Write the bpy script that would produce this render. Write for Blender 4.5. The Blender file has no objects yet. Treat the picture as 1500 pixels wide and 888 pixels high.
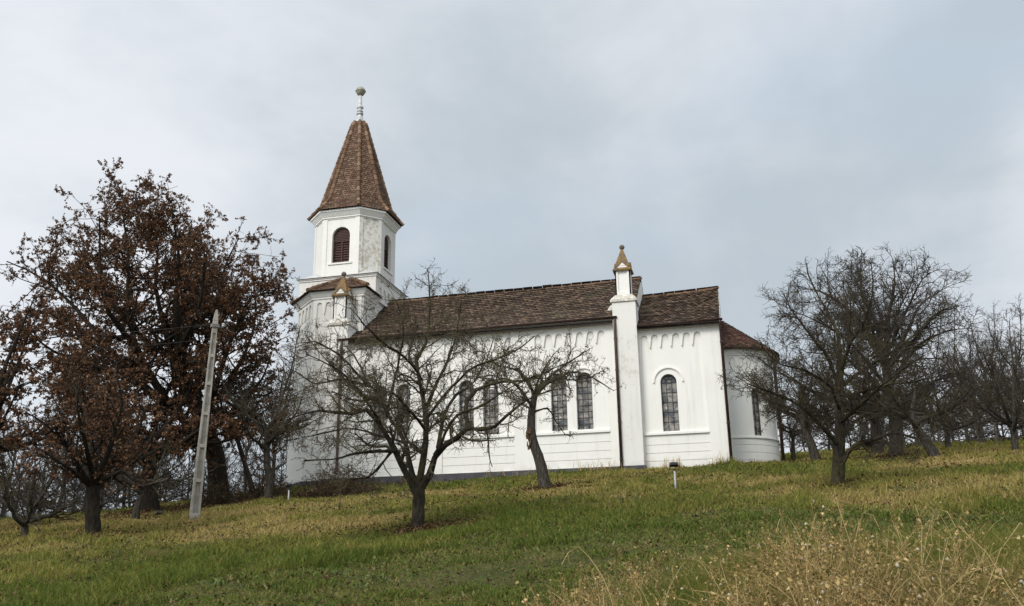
import bpy, bmesh, math, random
import numpy as np
from mathutils import Vector, Matrix
from mathutils.geometry import tessellate_polygon
random.seed(4); RNG = np.random.default_rng(11)
C = bpy.context.scene.collection
S = bpy.context.scene
R_ = math.radians

# ------------------------------------------------------------ camera
F, CX, CY = 1369.0, 750.0, 444.0
RT = np.array([0.97115801, 0.23793037, -0.01553229])
UP = np.array([0.08271675, -0.27509476, 0.95785219])
FW = np.array([-0.22362927, 0.93151061, 0.2868413])
CAM = np.array([2.373, -39.360, -4.5985])
cd = bpy.data.cameras.new('camera'); co = bpy.data.objects.new('camera', cd); C.objects.link(co)
cd.sensor_width = 36; cd.sensor_fit = 'HORIZONTAL'; cd.lens = F/1500*36
cd.clip_start = 0.1; cd.clip_end = 3000
m = Matrix(((RT[0], UP[0], -FW[0], CAM[0]), (RT[1], UP[1], -FW[1], CAM[1]), (RT[2], UP[2], -FW[2], CAM[2]), (0, 0, 0, 1)))
co.matrix_world = m
S.camera = co

# ------------------------------------------------------------ light
SUN_EL, SUN_AZ = R_(38), R_(200)          # azimuth clockwise from north (+y): a veiled sun behind the camera, to its left
sd = bpy.data.lights.new('sun', 'SUN'); so = bpy.data.objects.new('sun', sd); C.objects.link(so)
sd.energy = 1.5; sd.angle = R_(25); sd.color = (1.0, 0.955, 0.89)
sv = Vector((math.sin(SUN_AZ)*math.cos(SUN_EL), math.cos(SUN_AZ)*math.cos(SUN_EL), math.sin(SUN_EL)))
so.rotation_euler = sv.to_track_quat('Z', 'Y').to_euler()
S.view_settings.view_transform = 'Standard'; S.view_settings.look = 'None'
S.view_settings.exposure = 0.6; S.view_settings.gamma = 1; S.view_settings.use_curve_mapping = False

class NT:
    """small node-tree helper"""
    def __init__(s, nt): s.nt = nt; s.n = nt.nodes; s.l = nt.links
    def new(s, t, **kw):
        o = s.n.new(t)
        for k, v in kw.items():
            if k.startswith('i_'): o.inputs[k[2:].replace('_', ' ')].default_value = v
            else: setattr(o, k, v)
        return o
    def link(s, a, b): s.l.new(a, b)
    def math(s, op, a, b=None, c=None):
        o = s.n.new('ShaderNodeMath'); o.operation = op
        for i, x in enumerate((a, b, c)):
            if x is None: continue
            if hasattr(x, 'is_output'): s.l.new(x, o.inputs[i])
            else: o.inputs[i].default_value = x
        return o.outputs[0]
    def mix(s, fac, a, b, blend='MIX'):
        o = s.n.new('ShaderNodeMix'); o.data_type = 'RGBA'; o.blend_type = blend
        for x, i in ((fac, 0), (a, 6), (b, 7)):
            if hasattr(x, 'is_output'): s.l.new(x, o.inputs[i])
            elif i == 0: o.inputs[0].default_value = x
            else: o.inputs[i].default_value = (*x, 1) if len(x) == 3 else x
        return o.outputs[2]
    def noise(s, vec, scale, detail=4, rough=.55, dist=0.0):
        o = s.n.new('ShaderNodeTexNoise'); o.inputs['Scale'].default_value = scale
        o.inputs['Detail'].default_value = detail; o.inputs['Roughness'].default_value = rough
        o.inputs['Distortion'].default_value = dist
        if vec is not None: s.l.new(vec, o.inputs['Vector'])
        return o.outputs['Fac']
    def ramp(s, fac, lo, hi, a=0.0, b=1.0):
        o = s.n.new('ShaderNodeMapRange'); o.interpolation_type = 'SMOOTHSTEP'
        o.inputs[1].default_value = lo; o.inputs[2].default_value = hi
        o.inputs[3].default_value = a; o.inputs[4].default_value = b
        s.l.new(fac, o.inputs[0]); return o.outputs[0]

w = bpy.data.worlds.new('World'); S.world = w; w.use_nodes = True
N = NT(w.node_tree); N.n.clear()
sky = N.new('ShaderNodeTexSky', sky_type='NISHITA'); sky.sun_disc = False
sky.sun_elevation = SUN_EL; sky.sun_rotation = SUN_AZ; sky.altitude = 400; sky.air_density = 1.3; sky.dust_density = 2.0
tc = N.new('ShaderNodeTexCoord'); sx = N.new('ShaderNodeSeparateXYZ'); N.link(tc.outputs['Generated'], sx.inputs[0])
zz = N.math('ADD', N.math('MAXIMUM', sx.outputs[2], 0.0), 0.22)
cb = N.new('ShaderNodeCombineXYZ')
N.link(N.math('DIVIDE', sx.outputs[0], zz), cb.inputs[0]); N.link(N.math('DIVIDE', sx.outputs[1], zz), cb.inputs[1])
cv = N.new('ShaderNodeVectorMath', operation='ADD'); N.link(cb.outputs[0], cv.inputs[0]); cv.inputs[1].default_value = (7, 2, 0)
n1 = N.noise(cv.outputs[0], 0.62, 6, .52, .5)
n2 = N.noise(cv.outputs[0], 2.1, 6, .6, .3)
dark = N.ramp(N.math('ADD', N.math('MULTIPLY', n1, .75), N.math('MULTIPLY', n2, .25)), .385, .615)
# cloud radiance (the sheet is thinner and brighter around the veiled sun)
dp = N.new('ShaderNodeVectorMath', operation='DOT_PRODUCT'); N.link(tc.outputs['Generated'], dp.inputs[0]); dp.inputs[1].default_value = sv
glow = N.math('POWER', N.math('MAXIMUM', N.math('MULTIPLY_ADD', dp.outputs['Value'], .5, .5), 0.0), 3.0)
cl = N.mix(dark, (3.3, 3.68, 4.0), (5.2, 5.35, 5.6))
veil = N.ramp(N.noise(cv.outputs[0], 0.9, 3, .5, .2), .48, .70)
cl = N.mix(N.math('MULTIPLY', veil, .35), cl, (3.4, 4.3, 5.3))
gm = N.new('ShaderNodeCombineXYZ')
gain = N.math('MULTIPLY_ADD', glow, .85, 1.04)
for i in range(3): N.link(gain, gm.inputs[i])
cl = N.mix(1.0, cl, gm.outputs[0], 'MULTIPLY')
col = N.mix(0.93, sky.outputs[0], cl)
bg = N.new('ShaderNodeBackground'); bg.inputs['Strength'].default_value = 0.10; N.link(col, bg.inputs['Color'])
wo = N.new('ShaderNodeOutputWorld'); N.link(bg.outputs[0], wo.inputs[0])

# ------------------------------------------------------------ pixels <-> places
def ray(u, v):
    d = FW + RT*((u-CX)/F) + UP*((CY-v)/F)
    return d/np.linalg.norm(d)
def at(u, v, dist):
    """the place seen at photo pixel (u, v) at a horizontal distance dist"""
    d = ray(u, v); return CAM + d*(dist/math.hypot(d[0], d[1]))
def smax0(t, k): return k*np.logaddexp(0, t/k)
def terrain(x, y):
    x = np.asarray(x, float); y = np.asarray(y, float)
    dx = x-2.37; dy = y+39.4
    z = -6.2 + .157*dy + .022*dx
    z = z - .027*smax0(y+5, 4) - .09*smax0(y-26, 6)  # gentler beside and behind the church
    z = z - .012*smax0(x-6, 4)
    z = z - .07*smax0(-x-27, 5) - .22*smax0(-x-46, 5) # falls away to the west
    z = z + .040*smax0(y-1, 4)/(1+np.exp(-(x-4)/3.0))*.5
    pad = np.exp(-((x+7.5)/11.5)**6 - ((y-3.6)/5.6)**6)
    z = z*(1-pad) + pad*(-.37 + .013*(x+8))
    z = z + .16*np.exp(-((x+17.5)/4.5)**2 - ((y+1.5)/3.5)**2)
    z = z + .06*np.sin(x*.55+1.3)*np.sin(y*.48+.4) + .035*np.sin(x*1.25+y*.7) + .02*np.sin(x*2.3-y*1.7+2)*np.exp(-((y+25)/20)**2)
    return z
def ground(u, v, far=140.):
    d = ray(u, v); h = math.hypot(d[0], d[1]); t = np.linspace(3, far, 2800)/h
    p = CAM[None]+d[None]*t[:, None]; below = p[:, 2] < terrain(p[:, 0], p[:, 1])
    i = int(np.argmax(below)) if below.any() else len(t)-1
    q = p[i].copy(); q[2] = float(terrain(q[0], q[1])); return q
def gd(q): return math.hypot(q[0]-CAM[0], q[1]-CAM[1])

# ------------------------------------------------------------ materials
def mat(name, rough=.8, spec=.3):
    m_ = bpy.data.materials.new(name); m_.use_nodes = True; n = NT(m_.node_tree)
    b = n.n['Principled BSDF']; b.inputs['Roughness'].default_value = rough; b.inputs['Specular IOR Level'].default_value = spec
    return m_, n, b
def coord(n, kind='Object'):
    return n.new('ShaderNodeTexCoord').outputs[kind]
def geo_pos(n): return n.new('ShaderNodeNewGeometry').outputs['Position']
def bump(n, b, h, strength=.3, dist=.02):
    o = n.new('ShaderNodeBump'); o.inputs['Strength'].default_value = strength; o.inputs['Distance'].default_value = dist
    n.link(h, o.inputs['Height']); n.link(o.outputs[0], b.inputs['Normal'])

def plaster(name, base=(.775, .765, .725), wear=.25, grime=(.50, .47, .40)):
    m_, n, b = mat(name, .85, .2); p = geo_pos(n)
    a = n.noise(p, .8, 6, .6, .4); c = n.noise(p, 5.5, 6, .65)
    mp = n.new('ShaderNodeMapping'); mp.inputs['Scale'].default_value = (3.2, 3.2, .22); n.link(p, mp.inputs[0])
    streak = n.noise(mp.outputs[0], 1.6, 5, .6)
    k = n.mix(n.ramp(a, .42, .75, 0, .35), base, (base[0]*.90, base[1]*.885, base[2]*.85))
    k = n.mix(n.ramp(streak, .50, .76, 0, .50), k, (base[0]*.80, base[1]*.79, base[2]*.74))
    k = n.mix(n.ramp(n.math('MULTIPLY_ADD', c, .5, n.math('MULTIPLY', a, .5)), .66-wear*.4, .70-wear*.35, 0, min(1, wear*1.4)), k, grime)
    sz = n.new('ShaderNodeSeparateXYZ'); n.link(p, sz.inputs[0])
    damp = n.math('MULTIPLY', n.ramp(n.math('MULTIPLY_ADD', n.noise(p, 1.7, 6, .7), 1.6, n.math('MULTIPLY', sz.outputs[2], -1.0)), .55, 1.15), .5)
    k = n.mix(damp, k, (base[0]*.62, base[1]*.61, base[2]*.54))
    n.link(k, b.inputs['Base Color'])
    bump(n, b, n.math('MULTIPLY_ADD', n.noise(p, 30, 5, .6), .4, n.math('MULTIPLY', n.noise(p, 2.2, 4), 1.2)), .35, .02)
    return m_
M = {}
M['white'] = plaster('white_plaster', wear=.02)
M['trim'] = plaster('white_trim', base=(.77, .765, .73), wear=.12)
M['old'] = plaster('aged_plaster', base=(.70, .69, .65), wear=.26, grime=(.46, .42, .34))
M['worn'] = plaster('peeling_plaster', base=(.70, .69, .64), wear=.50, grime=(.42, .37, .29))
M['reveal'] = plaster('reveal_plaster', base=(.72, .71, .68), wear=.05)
def simple(name, col, col2, scale=6, rough=.8, spec=.3, bs=.3, bd=.01, metal=0, lo=.4, hi=.65):
    m_, n, b = mat(name, rough, spec); p = coord(n)
    k = n.mix(n.ramp(n.noise(p, scale, 6, .62), lo, hi), col, col2); n.link(k, b.inputs['Base Color'])
    b.inputs['Metallic'].default_value = metal
    if bs: bump(n, b, n.noise(p, scale*5, 5, .6), bs, bd)
    return m_
M['plinth'] = simple('dark_plinth', (.050, .048, .054), (.085, .08, .085), 2.5, .7)
M['pipe'] = simple('brown_pipe', (.036, .016, .012), (.060, .030, .024), 4, .45, .4, .1)
M['ledge'] = simple('ledge_tin', (.13, .12, .11), (.24, .23, .21), 4, .6)
M['tin'] = simple('grey_tin', (.42, .43, .43), (.62, .62, .60), 5, .5, .5, .15)
M['tinball'] = simple('mossy_tin', (.22, .21, .15), (.40, .40, .34), 8, .55)
M['lichen'] = simple('lichened_stone', (.13, .105, .08), (.23, .145, .06), 5, .9, .2, .6, .02, 0, .38, .58)
M['greystone'] = simple('grey_stone', (.12, .105, .085), (.20, .17, .13), 9, .9)
M['shutter'] = simple('brown_shutter', (.035, .012, .010), (.065, .024, .020), 9, .6)
M['lead'] = simple('window_lead', (.02, .02, .022), (.035, .035, .035), 9, .5)
M['concrete'] = simple('concrete', (.36, .34, .295), (.20, .185, .155), 3.5, .9, .2, .5, .01, 0, .35, .75)
M['steel'] = simple('galvanised_steel', (.33, .34, .35), (.42, .43, .44), 12, .45, .5, .1)
M['blackpl'] = simple('black_housing', (.012, .012, .014), (.022, .022, .025), 9, .4)
M['wire'] = simple('cable', (.02, .02, .022), (.03, .03, .03), 9, .5)
M['fence'] = simple('weathered_wood', (.07, .06, .052), (.12, .105, .09), 5, .9)
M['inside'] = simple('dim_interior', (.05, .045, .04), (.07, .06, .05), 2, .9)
# panes: glossy old glass, with pale reflections also painted into its base colour
m_, n, b = mat('window_glass', .12, .7); p = geo_pos(n)
k = n.mix(n.ramp(n.noise(p, 3.4, 4, .6), .38, .62), (.055, .06, .062), (.26, .235, .20))
n.link(k, b.inputs['Base Color']); b.inputs['Roughness'].default_value = .16
bump(n, b, n.noise(p, 5.5, 3, .5), .5, .03); M['glass'] = m_

def attr_mat(name, c_lo, c_mid, c_hi, rough=.85, spec=.2, trans=0.0, patch=None, bumpy=0):
    """colour picked per leaf, blade or tile by its own random value"""
    m_, n, b = mat(name, rough, spec)
    a = n.new('ShaderNodeAttribute'); a.attribute_name = 'rnd'
    cr = n.new('ShaderNodeValToRGB'); n.link(a.outputs['Fac'], cr.inputs[0])
    e = cr.color_ramp.elements; e[0].color = (*c_lo, 1); e[1].color = (*c_hi, 1); e[0].position = .05; e[1].position = .95
    md = e.new(.5); md.color = (*c_mid, 1)
    k = cr.outputs[0]
    if patch:
        for col, sc, lo, hi, amt in patch:
            k = n.mix(n.ramp(n.noise(geo_pos(n), sc, 4, .6), lo, hi, 0, amt), k, col)
    n.link(k, b.inputs['Base Color'])
    if bumpy: bump(n, b, n.noise(geo_pos(n), bumpy, 4, .6), .5, .01)
    if trans:
        t = n.new('ShaderNodeBsdfTranslucent'); n.link(k, t.inputs[0])
        mx = n.new('ShaderNodeMixShader'); mx.inputs[0].default_value = trans
        n.link(b.outputs[0], mx.inputs[1]); n.link(t.outputs[0], mx.inputs[2])
        n.link(mx.outputs[0], n.n['Material Output'].inputs[0])
    return m_
M['tile'] = attr_mat('roof_tiles', (.028, .020, .015), (.068, .045, .031), (.21, .145, .098), .88, .2, 0,
    [((.12, .11, .07), .55, .52, .72, .40), ((.040, .030, .024), 1.4, .50, .68, .35)], 22)
M['tile_red'] = attr_mat('spire_tiles', (.055, .035, .026), (.118, .070, .048), (.24, .155, .105), .88, .2, 0,
    [((.11, .10, .065), 1.1, .52, .70, .5)], 22)
M['tile_apse'] = attr_mat('apse_tiles', (.055, .030, .023), (.115, .056, .040), (.19, .105, .075), .88, .2, 0,
    [((.05, .035, .03), 1.4, .50, .68, .5)], 22)
M['ridge'] = attr_mat('ridge_tiles', (.085, .052, .032), (.165, .10, .06), (.26, .17, .11), .88, .2, 0, None, 22)
M['brownleaf'] = attr_mat('dead_leaves', (.050, .026, .015), (.125, .062, .033), (.26, .145, .078), .8, .2, .25)
M['buds'] = attr_mat('dry_leaves', (.030, .022, .012), (.060, .040, .018), (.11, .085, .035), .85, .2, .2)
def bark(name, a, b_, moss, amt):
    m_, n, b = mat(name, .95, .15); p = geo_pos(n)
    mp = n.new('ShaderNodeMapping'); mp.inputs['Scale'].default_value = (1, 1, .25); n.link(p, mp.inputs[0])
    k = n.mix(n.ramp(n.noise(mp.outputs[0], 22, 6, .65), .35, .65), a, b_)
    k = n.mix(n.ramp(n.noise(p, 2.8, 5, .65), .46, .66, 0, amt), k, moss)
    n.link(k, b.inputs['Base Color']); bump(n, b, n.noise(mp.outputs[0], 30, 5, .7), 1.0, .03); return m_
M['bark'] = bark('bark_mossy', (.018, .015, .012), (.052, .044, .033), (.075, .068, .024), .7)
M['bark_dark'] = bark('bark_dark', (.014, .011, .009), (.040, .032, .025), (.045, .04, .02), .3)
M['bark_grey'] = bark('bark_grey', (.026, .022, .018), (.080, .070, .058), (.055, .05, .025), .35)
M['twig'] = bark('twig_bark', (.036, .029, .022), (.080, .065, .046), (.09, .08, .036), .6)
M['twig_moss'] = bark('twig_mossy', (.055, .044, .031), (.125, .10, .068), (.13, .115, .048), .7)
M['twig_far'] = bark('twig_far', (.048, .042, .038), (.095, .083, .074), (.05, .045, .035), .3)
M['wound'] = simple('torn_wood', (.10, .055, .028), (.22, .13, .065), 12, .9, .2, .8, .03)

# ------------------------------------------------------------ mesh helpers
def tag(o, label=None, cat=None, group=None, kind=None):
    if label: o['label'] = label
    if cat: o['category'] = cat
    if group: o['group'] = group
    if kind: o['kind'] = kind
    return o
def empty(name, loc=(0, 0, 0)):
    o = bpy.data.objects.new(name, None); C.objects.link(o); o.location = tuple(map(float, loc)); o.empty_display_size = .3; return o
def link(name, me, material, parent=None):
    o = bpy.data.objects.new(name, me); C.objects.link(o)
    if material is not None and not me.materials: me.materials.append(material)
    if parent is not None: o.parent = parent
    return o
def np_mesh(name, V, faces_list, rnd=None, smooth=False):
    """faces_list: list of int arrays (n,k)"""
    me = bpy.data.meshes.new(name); me.vertices.add(len(V)); me.vertices.foreach_set('co', np.ascontiguousarray(V, np.float32).ravel())
    loops = np.concatenate([f.ravel() for f in faces_list]).astype(np.int32)
    sizes = np.concatenate([np.full(len(f), f.shape[1]) for f in faces_list]).astype(np.int32)
    starts = np.concatenate([[0], np.cumsum(sizes)[:-1]]).astype(np.int32)
    me.loops.add(len(loops)); me.loops.foreach_set('vertex_index', loops)
    me.polygons.add(len(sizes)); me.polygons.foreach_set('loop_start', starts); me.polygons.foreach_set('loop_total', sizes)
    if smooth: me.polygons.foreach_set('use_smooth', np.ones(len(sizes), bool))
    me.update(calc_edges=True)
    if rnd is not None:
        a = me.attributes.new('rnd', 'FLOAT', 'POINT'); a.data.foreach_set('value', np.ascontiguousarray(rnd, np.float32))
    return me

class MB:
    """collects shapes into ONE mesh"""
    def __init__(s): s.v = []; s.f = []
    def add(s, vs, fs):
        o = len(s.v); s.v += [tuple(v) for v in vs]; s.f += [tuple(i+o for i in f) for f in fs]; return s
    def box(s, x0, x1, y0, y1, z0, z1):
        vs = [(x, y, z) for z in (z0, z1) for y in (y0, y1) for x in (x0, x1)]
        return s.add(vs, [(0, 2, 3, 1), (4, 5, 7, 6), (0, 1, 5, 4), (2, 6, 7, 3), (0, 4, 6, 2), (1, 3, 7, 5)])
    def prism(s, poly, z0, z1, poly2=None):
        """plan polygon (counter clockwise) from z0 to z1"""
        n = len(poly); q = poly2 or poly
        vs = [(x, y, z0) for x, y in poly]+[(x, y, z1) for x, y in q]
        return s.add(vs, [tuple(reversed(range(n))), tuple(range(n, 2*n))]+[(i, (i+1) % n, n+(i+1) % n, n+i) for i in range(n)])
    def slab(s, fr, outer, holes, t, back=False):
        """flat plate with holes: fr maps (a, z, depth) to space; front at depth 0, thickness t going in"""
        polys = [outer]+holes; pts = [p for q in polys for p in q]; o = len(s.v)
        tris = tessellate_polygon([[Vector((a, z, 0)) for a, z in q] for q in polys])
        s.v += [tuple(fr(a, z, 0)) for a, z in pts]; k = len(pts)
        s.v += [tuple(fr(a, z, t)) for a, z in pts]
        n0 = Vector(fr(0, 0, 0))-Vector(fr(0, 0, 1))
        for tr in tris:
            A, B, D = (Vector(s.v[o+i]) for i in tr)
            f = tuple(o+i for i in tr)
            if (B-A).cross(D-A).dot(n0) < 0: f = f[::-1]
            s.f.append(f)
            if back: s.f.append(tuple(i+k for i in f[::-1]))
        st = o
        for q in polys:
            m2 = len(q)
            for i in range(m2):
                a, b2 = st+i, st+(i+1) % m2
                s.f.append((a, b2, b2+k, a+k))
            st += m2
        return s
    def lathe(s, prof, c, n=16, z_axis=True):
        vs = []; o = len(s.v)
        for r, z in prof:
            for i in range(n):
                a = 2*math.pi*i/n; s.v.append((c[0]+r*math.cos(a), c[1]+r*math.sin(a), c[2]+z))
        for j in range(len(prof)-1):
            for i in range(n):
                s.f.append((o+j*n+i, o+j*n+(i+1) % n, o+(j+1)*n+(i+1) % n, o+(j+1)*n+i))
        s.f.append(tuple(o+i for i in reversed(range(n)))); s.f.append(tuple(o+(len(prof)-1)*n+i for i in range(n)))
        return s
    def tube(s, pts, r, n=8):
        pts = [Vector(p) for p in pts]; o = len(s.v); rs = r if hasattr(r, '__len__') else [r]*len(pts)
        t0 = (pts[1]-pts[0]).normalized(); ref = Vector((0, 0, 1)) if abs(t0.z) < .9 else Vector((1, 0, 0))
        for i, p in enumerate(pts):
            t = (pts[min(i+1, len(pts)-1)]-pts[max(i-1, 0)]).normalized(); a = t.cross(ref).normalized(); b2 = t.cross(a)
            for k in range(n):
                an = 2*math.pi*k/n; s.v.append(tuple(p+a*math.cos(an)*rs[i]+b2*math.sin(an)*rs[i]))
        for j in range(len(pts)-1):
            for k in range(n): s.f.append((o+j*n+k, o+j*n+(k+1) % n, o+(j+1)*n+(k+1) % n, o+(j+1)*n+k))
        s.f.append(tuple(o+k for k in range(n))); s.f.append(tuple(o+(len(pts)-1)*n+k for k in reversed(range(n))))
        return s
    def build(s, name, material, parent=None, smooth=False, bevel=0):
        me = bpy.data.meshes.new(name); me.from_pydata(s.v, [], s.f); me.validate()
        bm = bmesh.new(); bm.from_mesh(me); bmesh.ops.recalc_face_normals(bm, faces=bm.faces); bm.to_mesh(me); bm.free()
        if smooth:
            for p in me.polygons: p.use_smooth = True
        o = link(name, me, material, parent)
        if bevel:
            bv = o.modifiers.new('b', 'BEVEL'); bv.width = bevel; bv.segments = 2; bv.limit_method = 'ANGLE'; bv.angle_limit = R_(40)
        return o
def arch(xc, w_, z0, z1, n=10):
    """round-headed outline: width w_, foot z0, crown z1"""
    r = w_/2; pts = [(xc-r, z0), (xc+r, z0)]
    for i in range(n+1):
        a = math.pi*i/n; pts.append((xc+r*math.cos(a), z1-r+r*math.sin(a)))
    return pts
def band(xc, r0, r1, zc, n=16, a0=0, a1=math.pi):
    o = [(xc+r1*math.cos(a0+(a1-a0)*i/n), zc+r1*math.sin(a0+(a1-a0)*i/n)) for i in range(n+1)]
    i_ = [(xc+r0*math.cos(a0+(a1-a0)*i/n), zc+r0*math.sin(a0+(a1-a0)*i/n)) for i in range(n+1)]
    return o+i_[::-1]
def frieze_field(x0, x1, z0, zcrown, ztip, na, aw=.72):
    """outline of a sunk field whose head is a row of little round arches over pointed corbels"""
    p = [(x0, z0), (x1, z0)]; sp = (x1-x0)/na; r = sp*aw/2; zs = zcrown-r
    for i in range(na-1, -1, -1):
        c = x0+sp*(i+.5)
        g = sp/2-r
        if i < na-1:
            e = x0+sp*(i+1); p += [(e-g*.22, ztip), (e-g*.5, ztip+(zs-ztip)*.38)]
        for k in range(9):
            a = math.pi*k/8; p.append((c+r*math.cos(a), zs+r*math.sin(a)))
        if i > 0:
            e = x0+sp*i; p += [(e+g*.5, ztip+(zs-ztip)*.38), (e+g*.22, ztip)]
    return p
def frame_y(y0): return lambda a, z, d: (a, y0+d, z)

# ------------------------------------------------------------ roof tiles
def tiles(quads_fn, name, material, parent, tw=.17, rows=34, tl=.30, lift=.022):
    pass
def tile_plane(name, material, parent, A, B, Cc, D, tw=.17, ex=.155, tl=.26, th=.016, jitter=1.0, sag=0.0, lift=.030):
    """tiles laid on the plane A-B (eave, left to right) up to D-C (ridge); rows cut to the shape"""
    A, B, Cc, D = (np.array(q, float) for q in (A, B, Cc, D))
    nrm = np.cross(B-A, D-A); nrm /= np.linalg.norm(nrm)
    L = np.linalg.norm((D+Cc)/2-(A+B)/2); nr = max(2, int(L/ex)); V = []; Fq = []; rnd = []; k = 0
    for r in range(nr):
        t = r/nr; l = A+(D-A)*t; rr = B+(Cc-B)*t; wd = np.linalg.norm(rr-l)
        if wd < tw*.8: continue
        ax = (rr-l)/wd; n_ = max(1, int(round(wd/tw))); step = wd/n_; up = np.cross(nrm, ax)
        off = .5*step if r % 2 else 0
        rowc = random.gauss(0, .08)
        for i in range(-1 if r % 2 else 0, n_):
            s0 = i*step+off; s1 = s0+step*.965
            s0 = max(s0, 0); s1 = min(s1, wd)
            if s1-s0 < step*.25: continue
            u_ = s0/wd*2-1
            g = lambda q: random.gauss(0, q*jitter)
            base = l+up*(g(.008))-nrm*sag*(1-u_*u_)*math.sin(math.pi*t)*1.0
            a0 = base+ax*s0; a1 = base+ax*s1
            hl = lift+abs(g(.006))
            top = up*tl; sk = ax*g(.006)
            c1 = a0+nrm*hl; c2 = a1+nrm*(hl+g(.004)); mid = (c1+c2)/2-up*(.035)
            c1u = c1+up*.02; c2u = c2+up*.02
            c3 = a1+top+nrm*.006+sk; c4 = a0+top+nrm*.006+sk
            dn = -nrm*(th+lift*.3)
            V += [c1u, mid, c2u, c3, c4, c1u+dn, mid+dn, c2u+dn]
            Fq += [(k, k+1, k+2, k+3, k+4), (k, k+5, k+6, k+1), (k+1, k+6, k+7, k+2), (k, k+4, k+5), (k+2, k+7, k+3)]
            rv = random.gauss(.38, .18)+rowc; rnd += [min(1, max(0, rv+e_)) for e_ in (.32, .42, .32, -.22, -.22, .1, .1, .1)]
            k += 8
    me = bpy.data.meshes.new(name); me.from_pydata([tuple(v) for v in V], [], Fq)
    a = me.attributes.new('rnd', 'FLOAT', 'POINT'); a.data.foreach_set('value', np.array(rnd, np.float32))
    return link(name, me, material, parent)
def ridge_run(name, material, parent, P, Q, r=.10, ln=.34, sagz=0.0, pts=None):
    """overlapping half-round cap tiles from P to Q"""
    path = [Vector(q) for q in (pts or [P, Q])]
    V = []; Fs = []; rnd = []; o = 0
    for sgm in range(len(path)-1):
        a, b2 = path[sgm], path[sgm+1]; L = (b2-a).length; n = max(1, round(L/ln)); t = (b2-a)/n; tn = t.normalized()
        side = tn.cross(Vector((0, 0, 1))).normalized(); up = side.cross(tn)
        for i in range(n):
            s0 = a+t*i-tn*.02; s1 = a+t*(i+1)+tn*.02; rv = min(1, max(0, random.gauss(.5, .25)))
            dz = Vector((0, 0, random.gauss(0, .008)-sagz*math.sin(math.pi*(i+.5)/n)))
            for q, rr in ((s0, r*1.12), (s1, r*.86)):
                for k in range(7):
                    an = math.pi*(k/6*1.2-.1); V.append(q+dz+side*math.cos(an)*rr+up*(math.sin(an)*rr)); rnd.append(rv)
            for k in range(6): Fs.append((o+k, o+k+1, o+8+k, o+7+k))
            Fs.append(tuple(o+k for k in range(7))); Fs.append(tuple(o+13-k for k in range(7))); o += 14
    me = bpy.data.meshes.new(name); me.from_pydata([tuple(v) for v in V], [], Fs)
    at_ = me.attributes.new('rnd', 'FLOAT', 'POINT'); at_.data.foreach_set('value', np.array(rnd, np.float32))
    return link(name, me, material, parent)

exec_parts = []
#PART2
# ------------------------------------------------------------ ground
W = 8.87
YC = W/2
def mown_line(x):
    """south of this line the grass is cut short"""
    P_ = MOWN; return np.interp(x, [q[0] for q in P_], [q[1] for q in P_])
_pp = [(120, 905), (300, 868), (430, 815), (560, 790), (700, 786), (850, 782), (1000, 752), (1150, 745), (1350, 750), (1600, 752)]
MOWN = sorted([tuple(ground(u, v)[:2]) for u, v in _pp], key=lambda q: q[0])
def axis(lo, hi, c0, c1, fine, grow=1.13):
    a = list(np.arange(c0, c1, fine)); s = fine; x = a[-1]
    while x < hi: s *= grow; x += s; a.append(x)
    s = fine; x = c0
    while x > lo: s *= grow; x -= s; a.insert(0, x)
    return np.array(a)
gx = axis(-600, 600, -34, 26, .3); gy = axis(-300, 700, -36, 20, .3)
GX, GY = np.meshgrid(gx, gy); GZ = terrain(GX, GY)
nx, ny = len(gx), len(gy); idx = np.arange(nx*ny).reshape(ny, nx)
FQ = np.stack([idx[:-1, :-1], idx[:-1, 1:], idx[1:, 1:], idx[1:, :-1]], -1).reshape(-1, 4)
mown_v = np.clip((mown_line(GX)-GY)/1.2+.5, 0, 1)
gm_ = np_mesh('ground', np.stack([GX, GY, GZ], -1).reshape(-1, 3), [FQ], mown_v.ravel(), True)
m_, n, b = mat('meadow_soil', .95, .1); p = geo_pos(n)
a = n.new('ShaderNodeAttribute'); a.attribute_name = 'rnd'
n_big = n.noise(p, .16, 5, .6); n_mid = n.noise(p, .9, 6, .62); n_fine = n.noise(p, 14, 5, .7)
k = n.mix(n.ramp(n_mid, .38, .62), (.060, .070, .020), (.12, .115, .036))
k = n.mix(n.ramp(n_big, .48, .66, 0, .6), k, (.095, .075, .028))
k2 = n.mix(n.ramp(n_mid, .40, .60), (.070, .082, .026), (.13, .112, .050))
k = n.mix(a.outputs['Fac'], k, k2)
k = n.mix(n.ramp(n_fine, .45, .68, 0, .7), k, (.030, .024, .014))
n.link(k, b.inputs['Base Color']); bump(n, b, n_fine, .9, .05)
tag(link('ground', gm_, m_), 'grassy hillside rising to the church', kind='structure')

# ------------------------------------------------------------ church
CH = empty('church', (0, 0, 0))
tag(CH, 'white plastered village church with tiled roofs, slender spire and round apse on the hill', 'church')

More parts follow.
